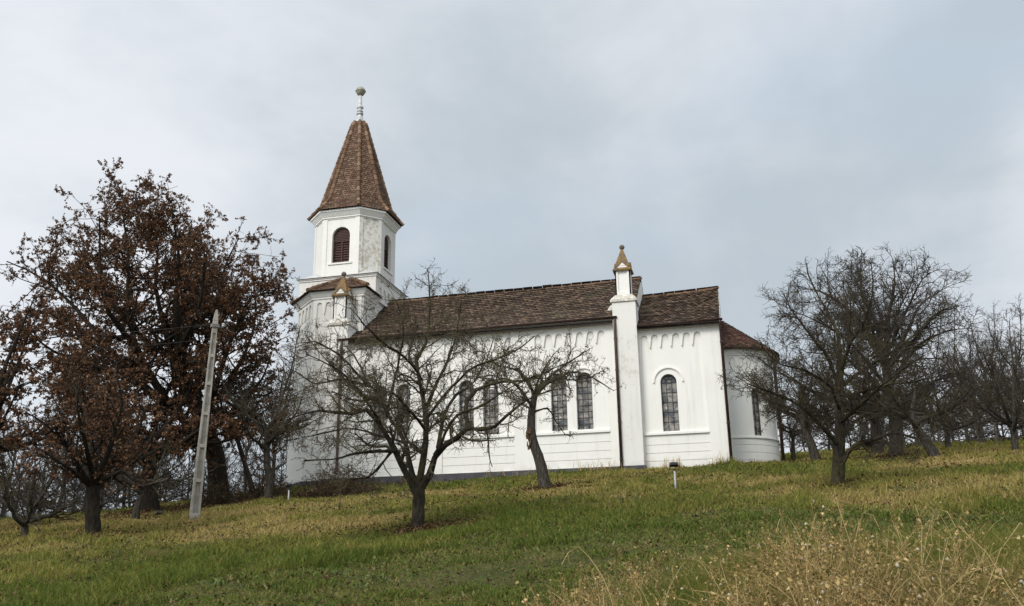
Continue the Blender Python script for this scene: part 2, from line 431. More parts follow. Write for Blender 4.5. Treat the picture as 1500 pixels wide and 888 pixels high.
def window(x, w_, z0, z1, fr, depth=.27, cols=3, rows=8, parent=CH, name='window'):
    mb = MB(); r = w_/2; zc = z1-r
    def barx(a0, a1, zz_, t=.012): mb.slab(fr_d(depth-.025), [(a0, zz_-t), (a1, zz_-t), (a1, zz_+t), (a0, zz_+t)], [], .02, True)
    def fr_d(d0): return lambda a, z, d: fr(a, z, d0+d)
    f0 = fr_d(depth-.03)
    mb.slab(f0, arch(x, w_+.02, z0-.01, z1+.01, 14), [arch(x, w_-.06, z0+.03, z1-.03, 14)], .03, True)
    f1 = fr_d(depth-.026)
    for i in range(1, cols):
        a = x-r+w_*i/cols; h = zc+math.sqrt(max(0, r*r-(a-x)**2))*(.98 if rows > 6 else .45)
        mb.slab(f1, [(a-.012, z0), (a+.012, z0), (a+.012, h), (a-.012, h)], [], .022, True)
    for j in range(1, rows+1):
        z = z0+(zc-z0)*j/rows
        mb.slab(fr_d(depth-.028), [(x-r, z-.011), (x+r, z-.011), (x+r, z+.011), (x-r, z+.011)], [], .026, True)
    if rows <= 6:
        mb.slab(f1, band(x, r*.42, r*.42+.024, zc), [], .022, True)
        for an in (.28, .5, .72):
            c_, s_ = math.cos(math.pi*an), math.sin(math.pi*an); q = (-s_*.012, c_*.012)
            p0 = (x+c_*r*.44, zc+s_*r*.44); p1 = (x+c_*r, zc+s_*r)
            mb.slab(fr_d(depth-.024), [(p0[0]+q[0], p0[1]+q[1]), (p0[0]-q[0], p0[1]-q[1]), (p1[0]-q[0], p1[1]-q[1]), (p1[0]+q[0], p1[1]+q[1])], [], .018, True)
    else:
        for zq in (zc+r*.5,):
            h = math.sqrt(r*r-(zq-zc)**2); mb.slab(fr_d(depth-.028), [(x-h, zq-.011), (x+h, zq-.011), (x+h, zq+.011), (x-h, zq+.011)], [], .026, True)
    o = mb.build(name, M['lead'], parent)
    # panes: little quarries, each leaded in at its own slight tilt
    g = MB(); nx_, nz_ = cols, rows+3
    dzr = (z1-z0)/nz_
    for i in range(nx_):
        for j in range(nz_):
            a0, a1 = x-r+w_*i/nx_, x-r+w_*(i+1)/nx_; q0, q1 = z0+dzr*j, z0+dzr*(j+1)
            t = [random.uniform(-.016, .016) for _ in range(2)]
            c = [(a0, q0, depth+t[0]+t[1]), (a1, q0, depth-t[0]+t[1]), (a1, q1, depth-t[0]-t[1]), (a0, q1, depth+t[0]-t[1])]
            g.add([fr(*v) for v in c], [(0, 1, 2, 3)])
    g.build('pane', M['glass'], o)
    return o

def wall_face(name, fr, x0, x1, z0, z1, bays, wins, hoods, relief=.10, thick=.5, material=None, parent=CH, ztop=None):
    """wall with openings; raised pilasters and arcade in front; bays = list of field outlines"""
    mb = MB(); fb = lambda a, z, d: fr(a, z, relief+d)
    mb.slab(fb, [(x0, z0), (x1, z0), (x1, z1), (x0, z1)], [arch(*q, 14) for q in wins], thick)
    mb.slab(fr, [(x0, z0), (x1, z0), (x1, z1), (x0, z1)], bays, relief)
    for pts in hoods: mb.slab(lambda a, z, d: fr(a, z, relief-.07+d), pts, [], .07)
    return mb.build(name, material or M['white'], parent)
def panel_boards(fr, x0, x1, zs, relief=.10, proud=.045, gap=.018):
    mb = MB()
    for a, b2 in zip(zs[:-1], zs[1:]):
        mb.slab(lambda a_, z, d: fr(a_, z, relief-proud+d), [(x0+.004, a+gap/2), (x1-.004, a+gap/2), (x1-.004, b2-gap/2), (x0+.004, b2-gap/2)], [], proud)
    return mb

# --- nave
fS = frame_y(0.0)
bx = [(-14.42, -11.21), (-10.36, -7.05), (-6.16, -2.87)]
wins = []; hoods = []; fields = []
for a, b2 in bx:
    c = (a+b2)/2
    for s in (-.56, .56):
        wins.append((c+s, .70, 1.64, 4.14))
        hoods.append(band(c+s, .50, .56, 3.79, 16, R_(12 if s > 0 else 47), R_(133 if s > 0 else 168)))
    fields.append(frieze_field(a, b2, 0.0, 5.93, 5.38, 7, .64))
nave = MB()
wall_face('nave_wall', fS, -15.0, -1.62, -1.6, 6.42, fields, wins, hoods)
core = MB(); core.box(-15.0, -1.62, .57, W, -1.6, 6.42)
core.build('nave_side_wall', M['white'], CH)
for a, b2 in bx:
    panel_boards(fS, a, b2, [0.0, .35, .70, 1.07, 1.46]).build('wall_panel', M['white'], CH)
    s_ = MB(); s_.box(a+.002, b2-.002, -.035, .099, 1.465, 1.56); s_.box(a+.002, b2-.002, .0, .0995, 1.563, 1.60); s_.build('sill_moulding', M['trim'], CH, bevel=.008)
for q in wins: window(q[0], q[1], q[2], q[3], lambda a, z, d: (a, .10+d, z))
cn = MB(); cn.box(-14.98, -2.55, -.07, -.001, 6.10, 6.20); cn.box(-14.98, -2.55, -.14, -.001, 6.203, 6.30); cn.box(-14.98, -2.55, -.24, -.001, 6.303, 6.43)
cn.build('cornice', M['trim'], CH, bevel=.012)
pl = MB(); pl.box(-15.2, -2.7, -.10, -.001, -1.6, 0.0); pl.box(-2.95, -2.5, -.28, -.104, -1.6, -.03)
pl.build('plinth', M['plinth'], CH, bevel=.02)

def roof_body(name, x0, x1, y0, y1, ze, zr, material, ov=.30, th=.06):
    """two plain slopes under the tiles"""
    mb = MB(); yc = (y0+y1)/2; sl = (zr-ze)/(yc-y0+ov*0); 
    a = [(y0-ov, ze-ov*sl), (yc, zr), (y1+ov, ze-ov*sl)]
    vs = [(x, y, z) for x in (x0, x1) for y, z in a]+[(x, y, z-th) for x in (x0, x1) for y, z in a]
    mb.add(vs, [(0, 3, 4, 1), (1, 4, 5, 2), (6, 7, 10, 9), (7, 8, 11, 10), (0, 6, 9, 3), (2, 5, 11, 8), (0, 1, 7, 6), (1, 2, 8, 7), (3, 9, 10, 4), (4, 10, 11, 5)])
    return mb.build(name, material, CH), a
M['underroof'] = simple('roof_boards', (.03, .022, .018), (.05, .038, .03), 5, .9)
rb, ra = roof_body('roof_deck', -14.95, -1.70, 0, W, 6.50, 9.48, M['underroof']); rb.location.z = -.12

for xa, xb in ((-15.0, -14.7), (-1.95, -1.62)):
    gb = MB()
    gb.slab(lambda a, z, d, xb=xb: (xb-d, a, z), [(0.05, 6.42), (W-.05, 6.42), (YC, 9.40)], [], xb-xa, True)
    gb.build('gable', M['white'], CH)
tile_plane('roof_tiles', M['tile'], CH, (-14.95, ra[0][0], ra[0][1]+.012), (-1.66, ra[0][0], ra[0][1]+.012), (-1.62, YC, 9.55), (-14.95, YC, 9.47), tw=.19, ex=.27, tl=.36, sag=.09, lift=.05)
tile_plane('roof_tiles', M['tile'], CH, (-1.66, W+.30, ra[2][1]+.012), (-14.95, W+.30, ra[2][1]+.012), (-14.95, YC, 9.47), (-1.62, YC, 9.55), tw=.5, ex=.32, tl=.5)
ridge_run('ridge_tiles', M['ridge'], CH, None, None, .10, .38, .0, [(-14.6, YC, 9.47), (-11, YC, 9.415), (-7.5, YC, 9.41), (-4, YC, 9.46), (-1.6, YC, 9.57)])

def gutter(x0, x1, y, z0, z1=None, r=.085):
    mb = MB(); n = 9; V = []; Fs = []; z1 = z0 if z1 is None else z1
    for x, z in ((x0, z0), (x1, z1)):
        for k in range(n): an = math.pi+math.pi*k/(n-1); V.append((x, y+r*math.cos(an), z+r*math.sin(an)))
        for k in range(n): an = math.pi+math.pi*k/(n-1); V.append((x, y+(r-.012)*math.cos(an), z+(r-.012)*math.sin(an)))
    for k in range(n-1):
        Fs.append((k, k+1, 2*n+k+1, 2*n+k)); Fs.append((n+k, 3*n+k, 3*n+k+1, n+k+1))
        Fs.append((k, n+k, n+k+1, k+1)); Fs.append((2*n+k, 2*n+k+1, 3*n+k+1, 3*n+k))
    Fs += [(0, 2*n, 3*n, n), (n-1, 2*n-1, 4*n-1, 3*n-1)]
    mb.add(V, Fs)
    mb.box(x0-.01, x0, y-r, y+r, z0-r, z0+.005); mb.box(x1, x1+.01, y-r, y+r, z1-r, z1+.005)
    x = x0+.4
    while x < x1: mb.box(x, x+.025, y-r-.006, y+r+.07, z0+(z1-z0)*(x-x0)/(x1-x0)-.0, z0+(z1-z0)*(x-x0)/(x1-x0)+.012); x += .9
    return mb.build('gutter', M['pipe'], CH, True)
gutter(-15.3, -2.33, -.40, 6.36, 6.40)
def pipe(pts, r=.062, shoe=True):
    mb = MB(); mb.tube(pts, r, 12)
    zt, zb = pts[-3][2] if len(pts) > 3 else pts[0][2], pts[-1][2]
    o = mb.build('downpipe', M['pipe'], CH, True)
    return o
def brackets(o, x, y, zs, y1):
    for z in zs:
        mb = MB(); mb.lathe([(.078, -.03), (.078, .03)], (x, y, z), 12); mb.box(x-.012, x+.012, y+.07, y1, z-.012, z+.012)
        mb.build('bracket', M['pipe'], o)
def downpipe(x, ytop, yb, ztop, zbot, ywall, shoe=None):
    pts = [(x, ytop, ztop), (x, ytop, ztop-.12), (x, yb, ztop-.42), (x, yb, zbot)]
    if shoe: pts += [shoe]
    o = pipe(pts); brackets(o, x, yb, [ztop-.9, (ztop+zbot)/2+1.0, (ztop+zbot)/2-1.2, zbot+.5], ywall); return o
downpipe(-2.42, -.40, -.45, 6.30, -.25, -.36)
downpipe(-15.12, -.40, -.45, 6.28, .30, -.36, (-15.12, -.62, .18))

# --- buttress piers with pinnacles
def pier(xc, pw=1.02, y0=-.37):
    x0, x1 = xc-pw/2, xc+pw/2; mb = MB()
    mb.box(x0, x1, y0, .62, -1.6, 7.04)
    o = mb.build('buttress', M['old'] if xc > -8 else M['white'], CH, bevel=.012)
    t = MB(); t.box(x0-.07, x1+.07, y0-.07, .69, 7.043, 7.15); t.prism([(x0-.07, y0-.07), (x1+.07, y0-.07), (x1+.07, .69), (x0-.07, .69)], 7.153, 7.40, [(xc-.37, y0+.12), (xc+.37, y0+.12), (xc+.37, .55), (xc-.37, .55)])
    t.build('capping', M['worn'], o, bevel=.01)
    p_ = MB(); p_.box(x0-.06, x1+.06, y0-.10, .5, -1.6, -.04); p_.build('plinth', M['plinth'], o, bevel=.02)
    # turret
    h = .33; yc = y0+.12+h; T = MB()
    zb, zt = 7.38, 8.62
    for fr in (lambda a, z, d: (xc+a, yc-h+d, z), lambda a, z, d: (xc+h-d, yc+a, z), lambda a, z, d: (xc-a, yc+h-d, z), lambda a, z, d: (xc-h+d, yc-a, z)):
        T.slab(fr, [(-h, zb), (h, zb), (h, zt), (0, zt+.34), (-h, zt)], [arch(0, .40, zb+.16, zt-.06, 10)], .05)
    T.box(xc-h+.05, xc+h-.05, yc-h+.05, yc+h-.05, zb, zt+.02)
    T.build('turret', M['white'], o)
    # four gablets and a little pyramid, all in stone gone orange with lichen
    P_ = MB(); e = .41
    def gab(ax):
        # thin saddle along y (ax=0) or x (ax=1)
        pr = [(-e, zt-.14), (0, zt+.29), (e, zt-.14), (e+.025, zt-.08), (0, zt+.35), (-e-.03, zt-.07)]
        if ax == 0: vs = [(xc+a, yc+s*.37, z) for s in (-1, 1) for a, z in pr]
        else: vs = [(xc+s*.37, yc+a, z) for s in (-1, 1) for a, z in pr]
        P_.add(vs, [(0, 1, 4, 5), (1, 2, 3, 4), (6, 11, 10, 7), (7, 10, 9, 8), (0, 6, 7, 1), (1, 7, 8, 2), (2, 8, 9, 3), (3, 9, 10, 4), (4, 10, 11, 5), (5, 11, 6, 0)])
    gab(0); gab(1)
    q = [(xc-.335, yc-.335), (xc+.335, yc-.335), (xc+.335, yc+.335), (xc-.335, yc+.335)]; q2 = [(xc+(x-xc)*.13, yc+(y-yc)*.13) for x, y in q]
    P_.prism(q, zt+.10, zt+.98, q2)
    P_.build('pinnacle', M['lichen'], o, bevel=.008)
    B_ = MB(); B_.lathe([(.02, -.14), (.06, -.10), (.10, -.06), (.125, 0), (.105, .07), (.05, .115), (.01, .125)], (xc, yc, zt+1.08), 14)
    B_.build('ball', M['greystone'], o, True)
    return o
pier(-2.0); pier(-15.36)
fl = MB(); fl.add([(-2.75, .0, 6.80), (-2.50, .0, 6.80), (-2.50, .25, 7.02), (-2.66, .25, 7.02), (-2.75, .0, 6.86), (-2.50, .0, 7.05), (-2.50, .25, 7.2), (-2.66, .25, 7.08)], [(0, 1, 5, 4), (3, 2, 6, 7), (0, 3, 7, 4), (1, 2, 6, 5), (4, 5, 6, 7), (0, 1, 2, 3)])
fl.build('flashing', M['worn'], CH)

# --- chancel
ZO = 0.0
xq0, xq1 = -1.62, 2.03
ff = frieze_field(-1.47, 1.24, -.2, 5.56, 5.0, 6, .64)
wall_face('chancel_wall', fS, -1.615, xq1, -1.6, 5.95, [ff], [(-.33, .68, 1.38, 3.82)], [band(-.33, .58, .645, 3.48, 20, R_(-2), R_(182))])
window(-.33, .68, 1.38, 3.82, lambda a, z, d: (a, .10+d, z), rows=5)
panel_boards(fS, -1.47, 1.24, [-.2, .15, .48, .82, 1.22]).build('wall_panel', M['white'], CH)
s_ = MB(); s_.box(-1.468, 1.238, -.035, .099, 1.225, 1.31); s_.box(-1.468, 1.238, .0, .0995, 1.313, 1.345); s_.build('sill_moulding', M['trim'], CH, bevel=.008)
cc = MB(); cc.box(-1.6, xq1, .57, W, -1.6, 5.95)
cc.slab(lambda a, z, d: (xq1-d, a, z), [(.02, 5.95), (W-.02, 5.95), (W-.02, 6.06), (YC, 8.70), (.02, 6.06)], [], .07, True)
cc.build('chancel_side_wall', M['white'], CH)
cn = MB(); cn.box(-1.5, xq1+.02, -.06, -.001, 5.70, 5.78); cn.box(-1.5, xq1+.03, -.13, -.001, 5.783, 5.87); cn.box(-1.5, xq1+.04, -.22, -.001, 5.873, 5.98)
cn.build('cornice', M['trim'], CH, bevel=.012)
rb2, ra2 = roof_body('roof_deck', -1.62, xq1-.08, 0, W, 6.05, 8.62, M['underroof']); rb2.location.z = -.08
tile_plane('roof_tiles', M['tile'], CH, (-1.60, ra2[0][0], ra2[0][1]+.012), (xq1-.02, ra2[0][0], ra2[0][1]+.012), (xq1-.02, YC, 8.74), (-1.60, YC, 8.58), tw=.19, ex=.25, tl=.34, sag=.05, jitter=2.0, lift=.05)
tile_plane('roof_tiles', M['tile'], CH, (xq1-.02, W+.30, ra2[2][1]+.012), (-1.60, W+.30, ra2[2][1]+.012), (-1.60, YC, 8.58), (xq1-.02, YC, 8.74), tw=.5, ex=.32, tl=.5)
ridge_run('ridge_tiles', M['ridge'], CH, None, None, .10, .38, .0, [(-1.6, YC, 8.60), (0, YC, 8.58), (1.1, YC, 8.64), (xq1, YC, 8.77)])
gutter(-1.46, xq1+.08, -.38, 5.92, 5.95)
downpipe(xq1-.02, -.38, -.12, 5.90, -.35, 0)
pv = MB(); pv.box(-1.46, xq1+.05, -.05, -.001, -1.6, -.22); pv.build('plinth', M['plinth'], CH)

# --- apse: a half cylinder
AX, AY, AR = xq1, YC, 2.08
def cyl_fr(rad): return lambda a, z, d: (AX+(rad-d)*math.sin(a), AY-(rad-d)*math.cos(a), z)
def cyl_slab(mb, rad, t, outer, holes, a_cell=.06, z_cuts=()):
    """plate with holes wrapped on the cylinder: triangulated finely so that it follows the curve"""
    bm = bmesh.new(); polys = [outer]+holes; pts = [q for P_ in polys for q in P_]
    tris = tessellate_polygon([[Vector((a, z, 0)) for a, z in q] for q in polys])
    vs = [bm.verts.new((a, 0, z)) for a, z in pts]
    for tr in tris:
        try: bm.faces.new([vs[i] for i in tr])
        except ValueError: pass
    lo = min(q[0] for q in outer); hi = max(q[0] for q in outer); a = lo+a_cell
    while a < hi-1e-4:
        bmesh.ops.bisect_plane(bm, geom=bm.verts[:]+bm.edges[:]+bm.faces[:], plane_co=(a, 0, 0), plane_no=(1, 0, 0)); a += a_cell
    bm.verts.index_update(); bm.verts.ensure_lookup_table()
    V = [v.co.copy() for v in bm.verts]; Fs = [[v.index for v in f.verts] for f in bm.faces]
    be = [(e.verts[0].index, e.verts[1].index) for e in bm.edges if len(e.link_faces) == 1]; bm.free()
    f = cyl_fr(rad); k = len(V)
    mb.add([f(v.x, v.z, 0) for v in V]+[f(v.x, v.z, t) for v in V], Fs+[(a_, b_, b_+k, a_+k) for a_, b_ in be])
A0, A1 = .0, math.pi
wa = R_(39); ww = .60/AR
def arc_arch(xc, w_, z0, z1, n=12):
    """arched outline in angle/height coordinates"""
    r = w_/2*AR; pts = [(xc-w_/2, z0), (xc+w_/2, z0)]
    for i in range(n+1):
        q = math.pi*i/n; pts.append((xc+w_/2*math.cos(q), z1-r+r*math.sin(q)))
    return pts
ap = MB()
wdef = [(wa, ww, 1.40, 3.50), (math.pi-wa, ww, 1.40, 3.50)]
cyl_slab(ap, AR-.05, .45, [(A0, -1.6), (A1, -1.6), (A1, 5.15), (A0, 5.15)], [arc_arch(*q) for q in wdef])
fld = []
def frieze_arc(a0, a1, z0, zc_, zt_, na):
    P_ = frieze_field(a0*AR, a1*AR, z0, zc_, zt_, na, .64); return [(a/AR, z) for a, z in P_]
fld.append(frieze_arc(.05, 1.50, .0, 4.86, 4.42, 7)); fld.append(frieze_arc(1.64, 3.09, .0, 4.86, 4.42, 7))
cyl_slab(ap, AR, .05, [(A0, -1.6), (A1, -1.6), (A1, 5.15), (A0, 5.15)], fld)
for q in wdef:
    hb = [(a/AR, z) for a, z in band(q[0]*AR, .47, .52, 3.2, 14, R_(5), R_(175))]; cyl_slab(ap, AR-.01, .04, hb, [])
ap.build('apse_wall', M['white'], CH)
for q in wdef:
    window(q[0]*AR, .58, 1.40, 3.50, lambda a, z, d: (AX+(AR-.05-d)*math.sin(a/AR), AY-(AR-.05-d)*math.cos(a/AR), z), depth=.25, cols=2, rows=5)
bd = MB(); zs = [.0, .33, .66, .99, 1.26]
for a, b2 in zip(zs[:-1], zs[1:]):
    for (p0, p1) in ((.053, 1.497), (1.643, 3.087)): cyl_slab(bd, AR-.022, .027, [(p0, a+.01), (p1, a+.01), (p1, b2-.01), (p0, b2-.01)], [])
bd.build('wall_panel', M['white'], CH)
def ring(name, prof, material, a0=0, a1=math.pi, n=40, smooth=False):
    """profile (radius, z) swept round the apse"""
    V = []; Fs = []; k = len(prof)
    for i in range(n+1):
        a = a0+(a1-a0)*i/n
        for r, z in prof: V.append((AX+r*math.sin(a), AY-r*math.cos(a), z))
    for i in range(n):
        for j in range(k): Fs.append((i*k+j, i*k+(j+1) % k, (i+1)*k+(j+1) % k, (i+1)*k+j))
    Fs += [tuple(range(k)), tuple(n*k+j for j in reversed(range(k)))]
    return MB().add(V, Fs).build(name, material, CH, smooth)
ring('sill_moulding', [(AR-.04, 1.27), (AR+.035, 1.27), (AR+.035, 1.34), (AR-.04, 1.37)], M['trim'])
ring('cornice', [(AR-.02, 4.95), (AR+.05, 4.95), (AR+.05, 5.03), (AR+.12, 5.05), (AR+.12, 5.12), (AR+.20, 5.14), (AR+.20, 5.22), (AR-.02, 5.22)], M['trim'])
ring('plinth', [(AR-.04, -1.6), (AR+.04, -1.6), (AR+.04, -.16), (AR-.04, -.14)], M['plinth'])
ring('gutter', [(AR+.26, 5.24), (AR+.28, 5.19), (AR+.34, 5.165), (AR+.40, 5.19), (AR+.42, 5.24), (AR+.405, 5.24), (AR+.34, 5.185), (AR+.275, 5.24)], M['pipe'], 0, math.pi)
dk = MB(); n_ = 40; V = [(AX, AY, 7.10)]+[(AX+(AR+.33)*math.sin(math.pi*i/n_), AY-(AR+.33)*math.cos(math.pi*i/n_), 5.22) for i in range(n_+1)]
dk.add(V, [(0, i, i+1) for i in range(1, n_+1)]+[tuple(range(1, n_+2))]).build('roof_deck', M['underroof'], CH)
def cone_tiles():
    V = []; Fs = []; rnd = []; k = 0; L = math.hypot(AR+.33, 1.9); nr = int(L/.155); nrm = lambda a: np.array([math.sin(a)*1.9/L, -math.cos(a)*1.9/L, (AR+.33)/L])
    for r in range(nr):
        t = r/nr; rad = (AR+.36)*(1-t); z = 5.24+1.9*t
        if rad < .12: continue
        n__ = max(3, int(math.pi*rad/.165))
        for i in range(n__):
            j = (.5 if r % 2 else 0); a0 = math.pi*(i+j)/n__; a1 = min(math.pi, a0+math.pi/n__*.96); tt = min(1, (r*.155+.25)/L)
            P0 = lambda a, q, h: np.array([AX+(AR+.36)*(1-q)*math.sin(a), AY-(AR+.36)*(1-q)*math.cos(a), 5.24+1.9*q])+nrm(a)*h
            h = .032+abs(random.gauss(0, .008)); am = (a0+a1)/2; dj = random.gauss(0, .004)
            V += [P0(a0, t+.008, h), P0(am, t-.01+dj, h), P0(a1, t+.008, h+random.gauss(0, .005)), P0(a0+(a1-a0)*tt*.2+.0, tt, .006) if 0 else P0(am+(a1-am)*1., tt, .006), P0(am-(am-a0)*1., tt, .006)]
            V += [v-nrm(am)*.016 for v in V[-5:-2]]
            Fs += [(k, k+1, k+2, k+3, k+4), (k, k+5, k+6, k+1), (k+1, k+6, k+7, k+2), (k, k+4, k+5), (k+2, k+7, k+3)]; rnd += [min(1, max(0, random.gauss(.45, .24)))]*8; k += 8
    me = bpy.data.meshes.new('roof_tiles'); me.from_pydata([tuple(v) for v in V], [], Fs)
    a = me.attributes.new('rnd', 'FLOAT', 'POINT'); a.data.foreach_set('value', np.array(rnd, np.float32)); link('roof_tiles', me, M['tile_apse'], CH)
cone_tiles()
pa = R_(86); px_, py_ = AX+(AR+.07)*math.sin(pa), AY-(AR+.07)*math.cos(pa); px2, py2 = AX+(AR+.34)*math.sin(pa), AY-(AR+.34)*math.cos(pa)
mb = MB(); mb.tube([(px2, py2, 5.18), (px2, py2, 5.05), (px_+.06, py_, 4.75), (px_+.06, py_, -.3)], .075, 12); mb.build('downpipe', M['pipe'], CH, True)

# --- west tower: square shaft, half-octagon stair bay in front, octagonal belfry, spire
TX, TH = -16.72, 2.08
tw = MB(); tw.box(TX-TH, TX+TH-.07, YC-TH, YC+TH, -1.6, 10.28); tw.build('tower_shaft', M['old'], CH)
# east face relief above the nave roof
fE = lambda a, z, d: (TX+TH-d, a, z)
te = MB(); te.slab(fE, [(YC-TH, 8.0), (YC+TH, 8.0), (YC+TH, 10.28), (YC-TH, 10.28)], [frieze_field(YC-TH+.35, YC+TH-.35, 8.2, 9.86, 9.42, 6, .62)], .069); te.build('tower_face', M['old'], CH)
sc = MB(); sc.box(TX+TH-.02, TX+TH+.07, YC-TH-.05, YC+TH, 9.02, 9.16); sc.build('string_course', M['trim'], CH, bevel=.01)
lg = MB(); e = TH+.05; lg.box(TX-e, TX+e, YC-e, YC+e, 10.283, 10.36); e = TH+.10; lg.box(TX-e, TX+e, YC-e, YC+e, 10.363, 10.405)
lg.build('tower_cornice', M['trim'], CH, bevel=.008)
lf = MB(); e = TH+.14; lf.box(TX-e, TX+e, YC-e, YC+e, 10.408, 10.44); lf.build('ledge', M['ledge'], CH)
OA, OC = 1.886, 1.02
def octo(a, c): return [(TX-c, YC-a), (TX+c, YC-a), (TX+a, YC-c), (TX+a, YC+c), (TX+c, YC+a), (TX-c, YC+a), (TX-a, YC+c), (TX-a, YC-c)]
br = MB()
for sx_ in (-1, 1):
    for sy in (-1, 1):
        cn_ = (TX+sx_*(TH+.04), YC+sy*(TH+.04)); p1 = (TX+sx_*(OC-.1), YC+sy*(TH+.04)); p2 = (TX+sx_*(TH+.04), YC+sy*(OC-.1)); mid = (TX+sx_*(OA+OC)/2*.98, YC+sy*(OA+OC)/2*.98)
        vs = [(*cn_, 10.442), (*p1, 10.442), (*p2, 10.442), (*mid, 10.92), (TX+sx_*OC, YC+sy*OA*.99, 10.46), (TX+sx_*OA*.99, YC+sy*OC, 10.46)]
        br = MB(); br.add(vs, [(0, 1, 3), (0, 3, 2), (1, 4, 3), (2, 3, 5)]); br.build('broach', M['tin'], CH)
# belfry
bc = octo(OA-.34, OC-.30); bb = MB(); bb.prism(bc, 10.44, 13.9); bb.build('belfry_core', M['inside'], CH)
pts8 = octo(OA, OC)
for i in range(8):
    P0, P1 = Vector(pts8[i]), Vector(pts8[(i+1) % 8]); L = (P1-P0).length; ax = (P1-P0)/L; nn = Vector((-ax.y, ax.x))  # inward
    fr = lambda a, z, d, P0=P0, ax=ax, nn=nn, L=L: (P0.x+ax.x*(a+L/2)+nn.x*d, P0.y+ax.y*(a+L/2)+nn.y*d, z)
    card = i % 2 == 0; mb = MB(); h = L/2
    fb = lambda a, z, d, fr=fr: fr(a, z, .035+d)
    if card:
        zb_, zt_, w_ = 11.28, 13.22, .98
        mb.slab(fb, [(-h, 10.44), (h, 10.44), (h, 13.9), (-h, 13.9)], [arch(0, w_, zb_, zt_, 16)], .28)
        mb.slab(fr, [(-h, 10.44), (h, 10.44), (h, 13.9), (-h, 13.9)], [[(-h+.24, 11.14), (h-.24, 11.14), (h-.24, 13.66), (-h+.24, 13.66)]], .035)
    else:
        mb.slab(fb, [(-h, 10.44), (h, 10.44), (h, 13.9), (-h, 13.9)], [], .28)
        mb.slab(fr, [(-h, 10.44), (h, 10.44), (h, 13.9), (-h, 13.9)], [[(-h+.2, 10.95), (h-.2, 10.95), (h-.2, 13.66), (-h+.2, 13.66)]], .035)
    o = mb.build('belfry_face', M['worn'] if i == 1 else (M['old'] if i in (7, 2) else M['white']), CH)
    if i == 1: o['label'] = 'narrow belfry face with peeling bare plaster'
    if card:
        s_ = MB(); s_.slab(lambda a, z, d: fr(a, z, -.05+d), [(-.66, 11.16), (.66, 11.16), (.66, 11.25), (-.66, 11.25)], [], .084, True); s_.build('sill', M['trim'], o)
        sh = MB(); dz = .20; fd = lambda a, z, d, fr=fr: fr(a, z, dz+d)
        sh.slab(fd, arch(0, .98, zb_, zt_, 16), [arch(0, .84, zb_+.07, 12.42+.0001, 2) if 0 else [(-.42, zb_+.07), (-.035, zb_+.07), (-.035, 12.45), (-.42, 12.45)], [(.035, zb_+.07), (.42, zb_+.07), (.42, 12.45), (.035, 12.45)]], .045, True)
        for s in (-1, 1):
            z = zb_+.10
            while z < 12.44:
                a0, a1 = (-.43, -.03) if s < 0 else (.03, .43)
                sh.add([fr(a0, z, dz+.03), fr(a1, z, dz+.03), fr(a1, z+.10, dz+.075), fr(a0, z+.10, dz+.075), fr(a0, z-.012, dz+.03), fr(a1, z-.012, dz+.03), fr(a1, z+.088, dz+.075), fr(a0, z+.088, dz+.075)],
                       [(0, 1, 2, 3), (4, 7, 6, 5), (0, 4, 5, 1), (3, 2, 6, 7), (0, 3, 7, 4), (1, 5, 6, 2)]); z += .135
        z = 12.53
        while z < 13.15:
            hw = math.sqrt(max(.01, .46**2-max(0, z-12.73)**2)); sh.slab(lambda a, z_, d: fr(a, z_, dz-.018+d), [(-hw, z), (hw, z), (hw, z+.045), (-hw, z+.045)], [], .018, True); z += .085
        sh.build('shutter', M['shutter'], o)
# cornice under the spire
cr = MB()
for z0, z1, e0, e1 in ((13.72, 13.80, .05, .05), (13.803, 14.02, .07, .22), (14.023, 14.12, .25, .25)):
    cr.prism(octo(OA+e0, OC+e0*.414), z0, z1, octo(OA+e1, OC+e1*.414))
cr.build('belfry_cornice', M['trim'], CH)
# spire
SP = MB(); lv = [(2.24, 14.14), (1.66, 14.92), (.30, 20.05)]
oc_ = lambda r: octo(r, r*.4142*(1.16))
for (r0, z0), (r1, z1) in zip(lv[:-1], lv[1:]): SP.prism(oc_(r0-.03), z0, z1, oc_(r1-.03))
sp = SP.build('spire', M['underroof'], CH)
for (r0, z0), (r1, z1) in zip(lv[:-1], lv[1:]):
    q0, q1 = oc_(r0), oc_(r1)
    for i in range(8):
        a, b2, c2, d2 = q0[i], q0[(i+1) % 8], q1[(i+1) % 8], q1[i]
        tile_plane('spire_tiles', M['tile_red'], sp, (*a, z0), (*b2, z0), (*c2, z1), (*d2, z1), tw=.16, ex=.135, tl=.20, jitter=.5, lift=.042)
for i in range(8):
    ridge_run('hip_tiles', M['ridge'], sp, None, None, .10, .34, 0, [(*oc_(r+.02)[i], z+.03) for r, z in lv])
fi = MB(); fi.lathe([(.36, 19.86), (.30, 20.10), (.24, 20.16), (.16, 20.48), (.135, 20.62)], (TX, YC, 0), 16)
fi.lathe([(.19, 20.623), (.19, 20.70), (.13, 20.73), (.13, 20.78), (.18, 20.80), (.18, 20.84), (.10, 20.87), (.11, 20.98), (.19, 21.03), (.19, 21.10), (.12, 21.16), (.10, 21.30), (.085, 21.85)], (TX, YC, 0), 16)
fi = fi.build('finial', M['tin'], sp, True)
fb_ = MB(); fb_.lathe([(.06, 21.83), (.16, 21.86), (.235, 21.97), (.275, 22.07), (.30, 22.09), (.275, 22.12), (.235, 22.24), (.13, 22.33), (.02, 22.35)], (TX, YC, 0), 18); fb_.build('finial_ball', M['tinball'], sp, True)

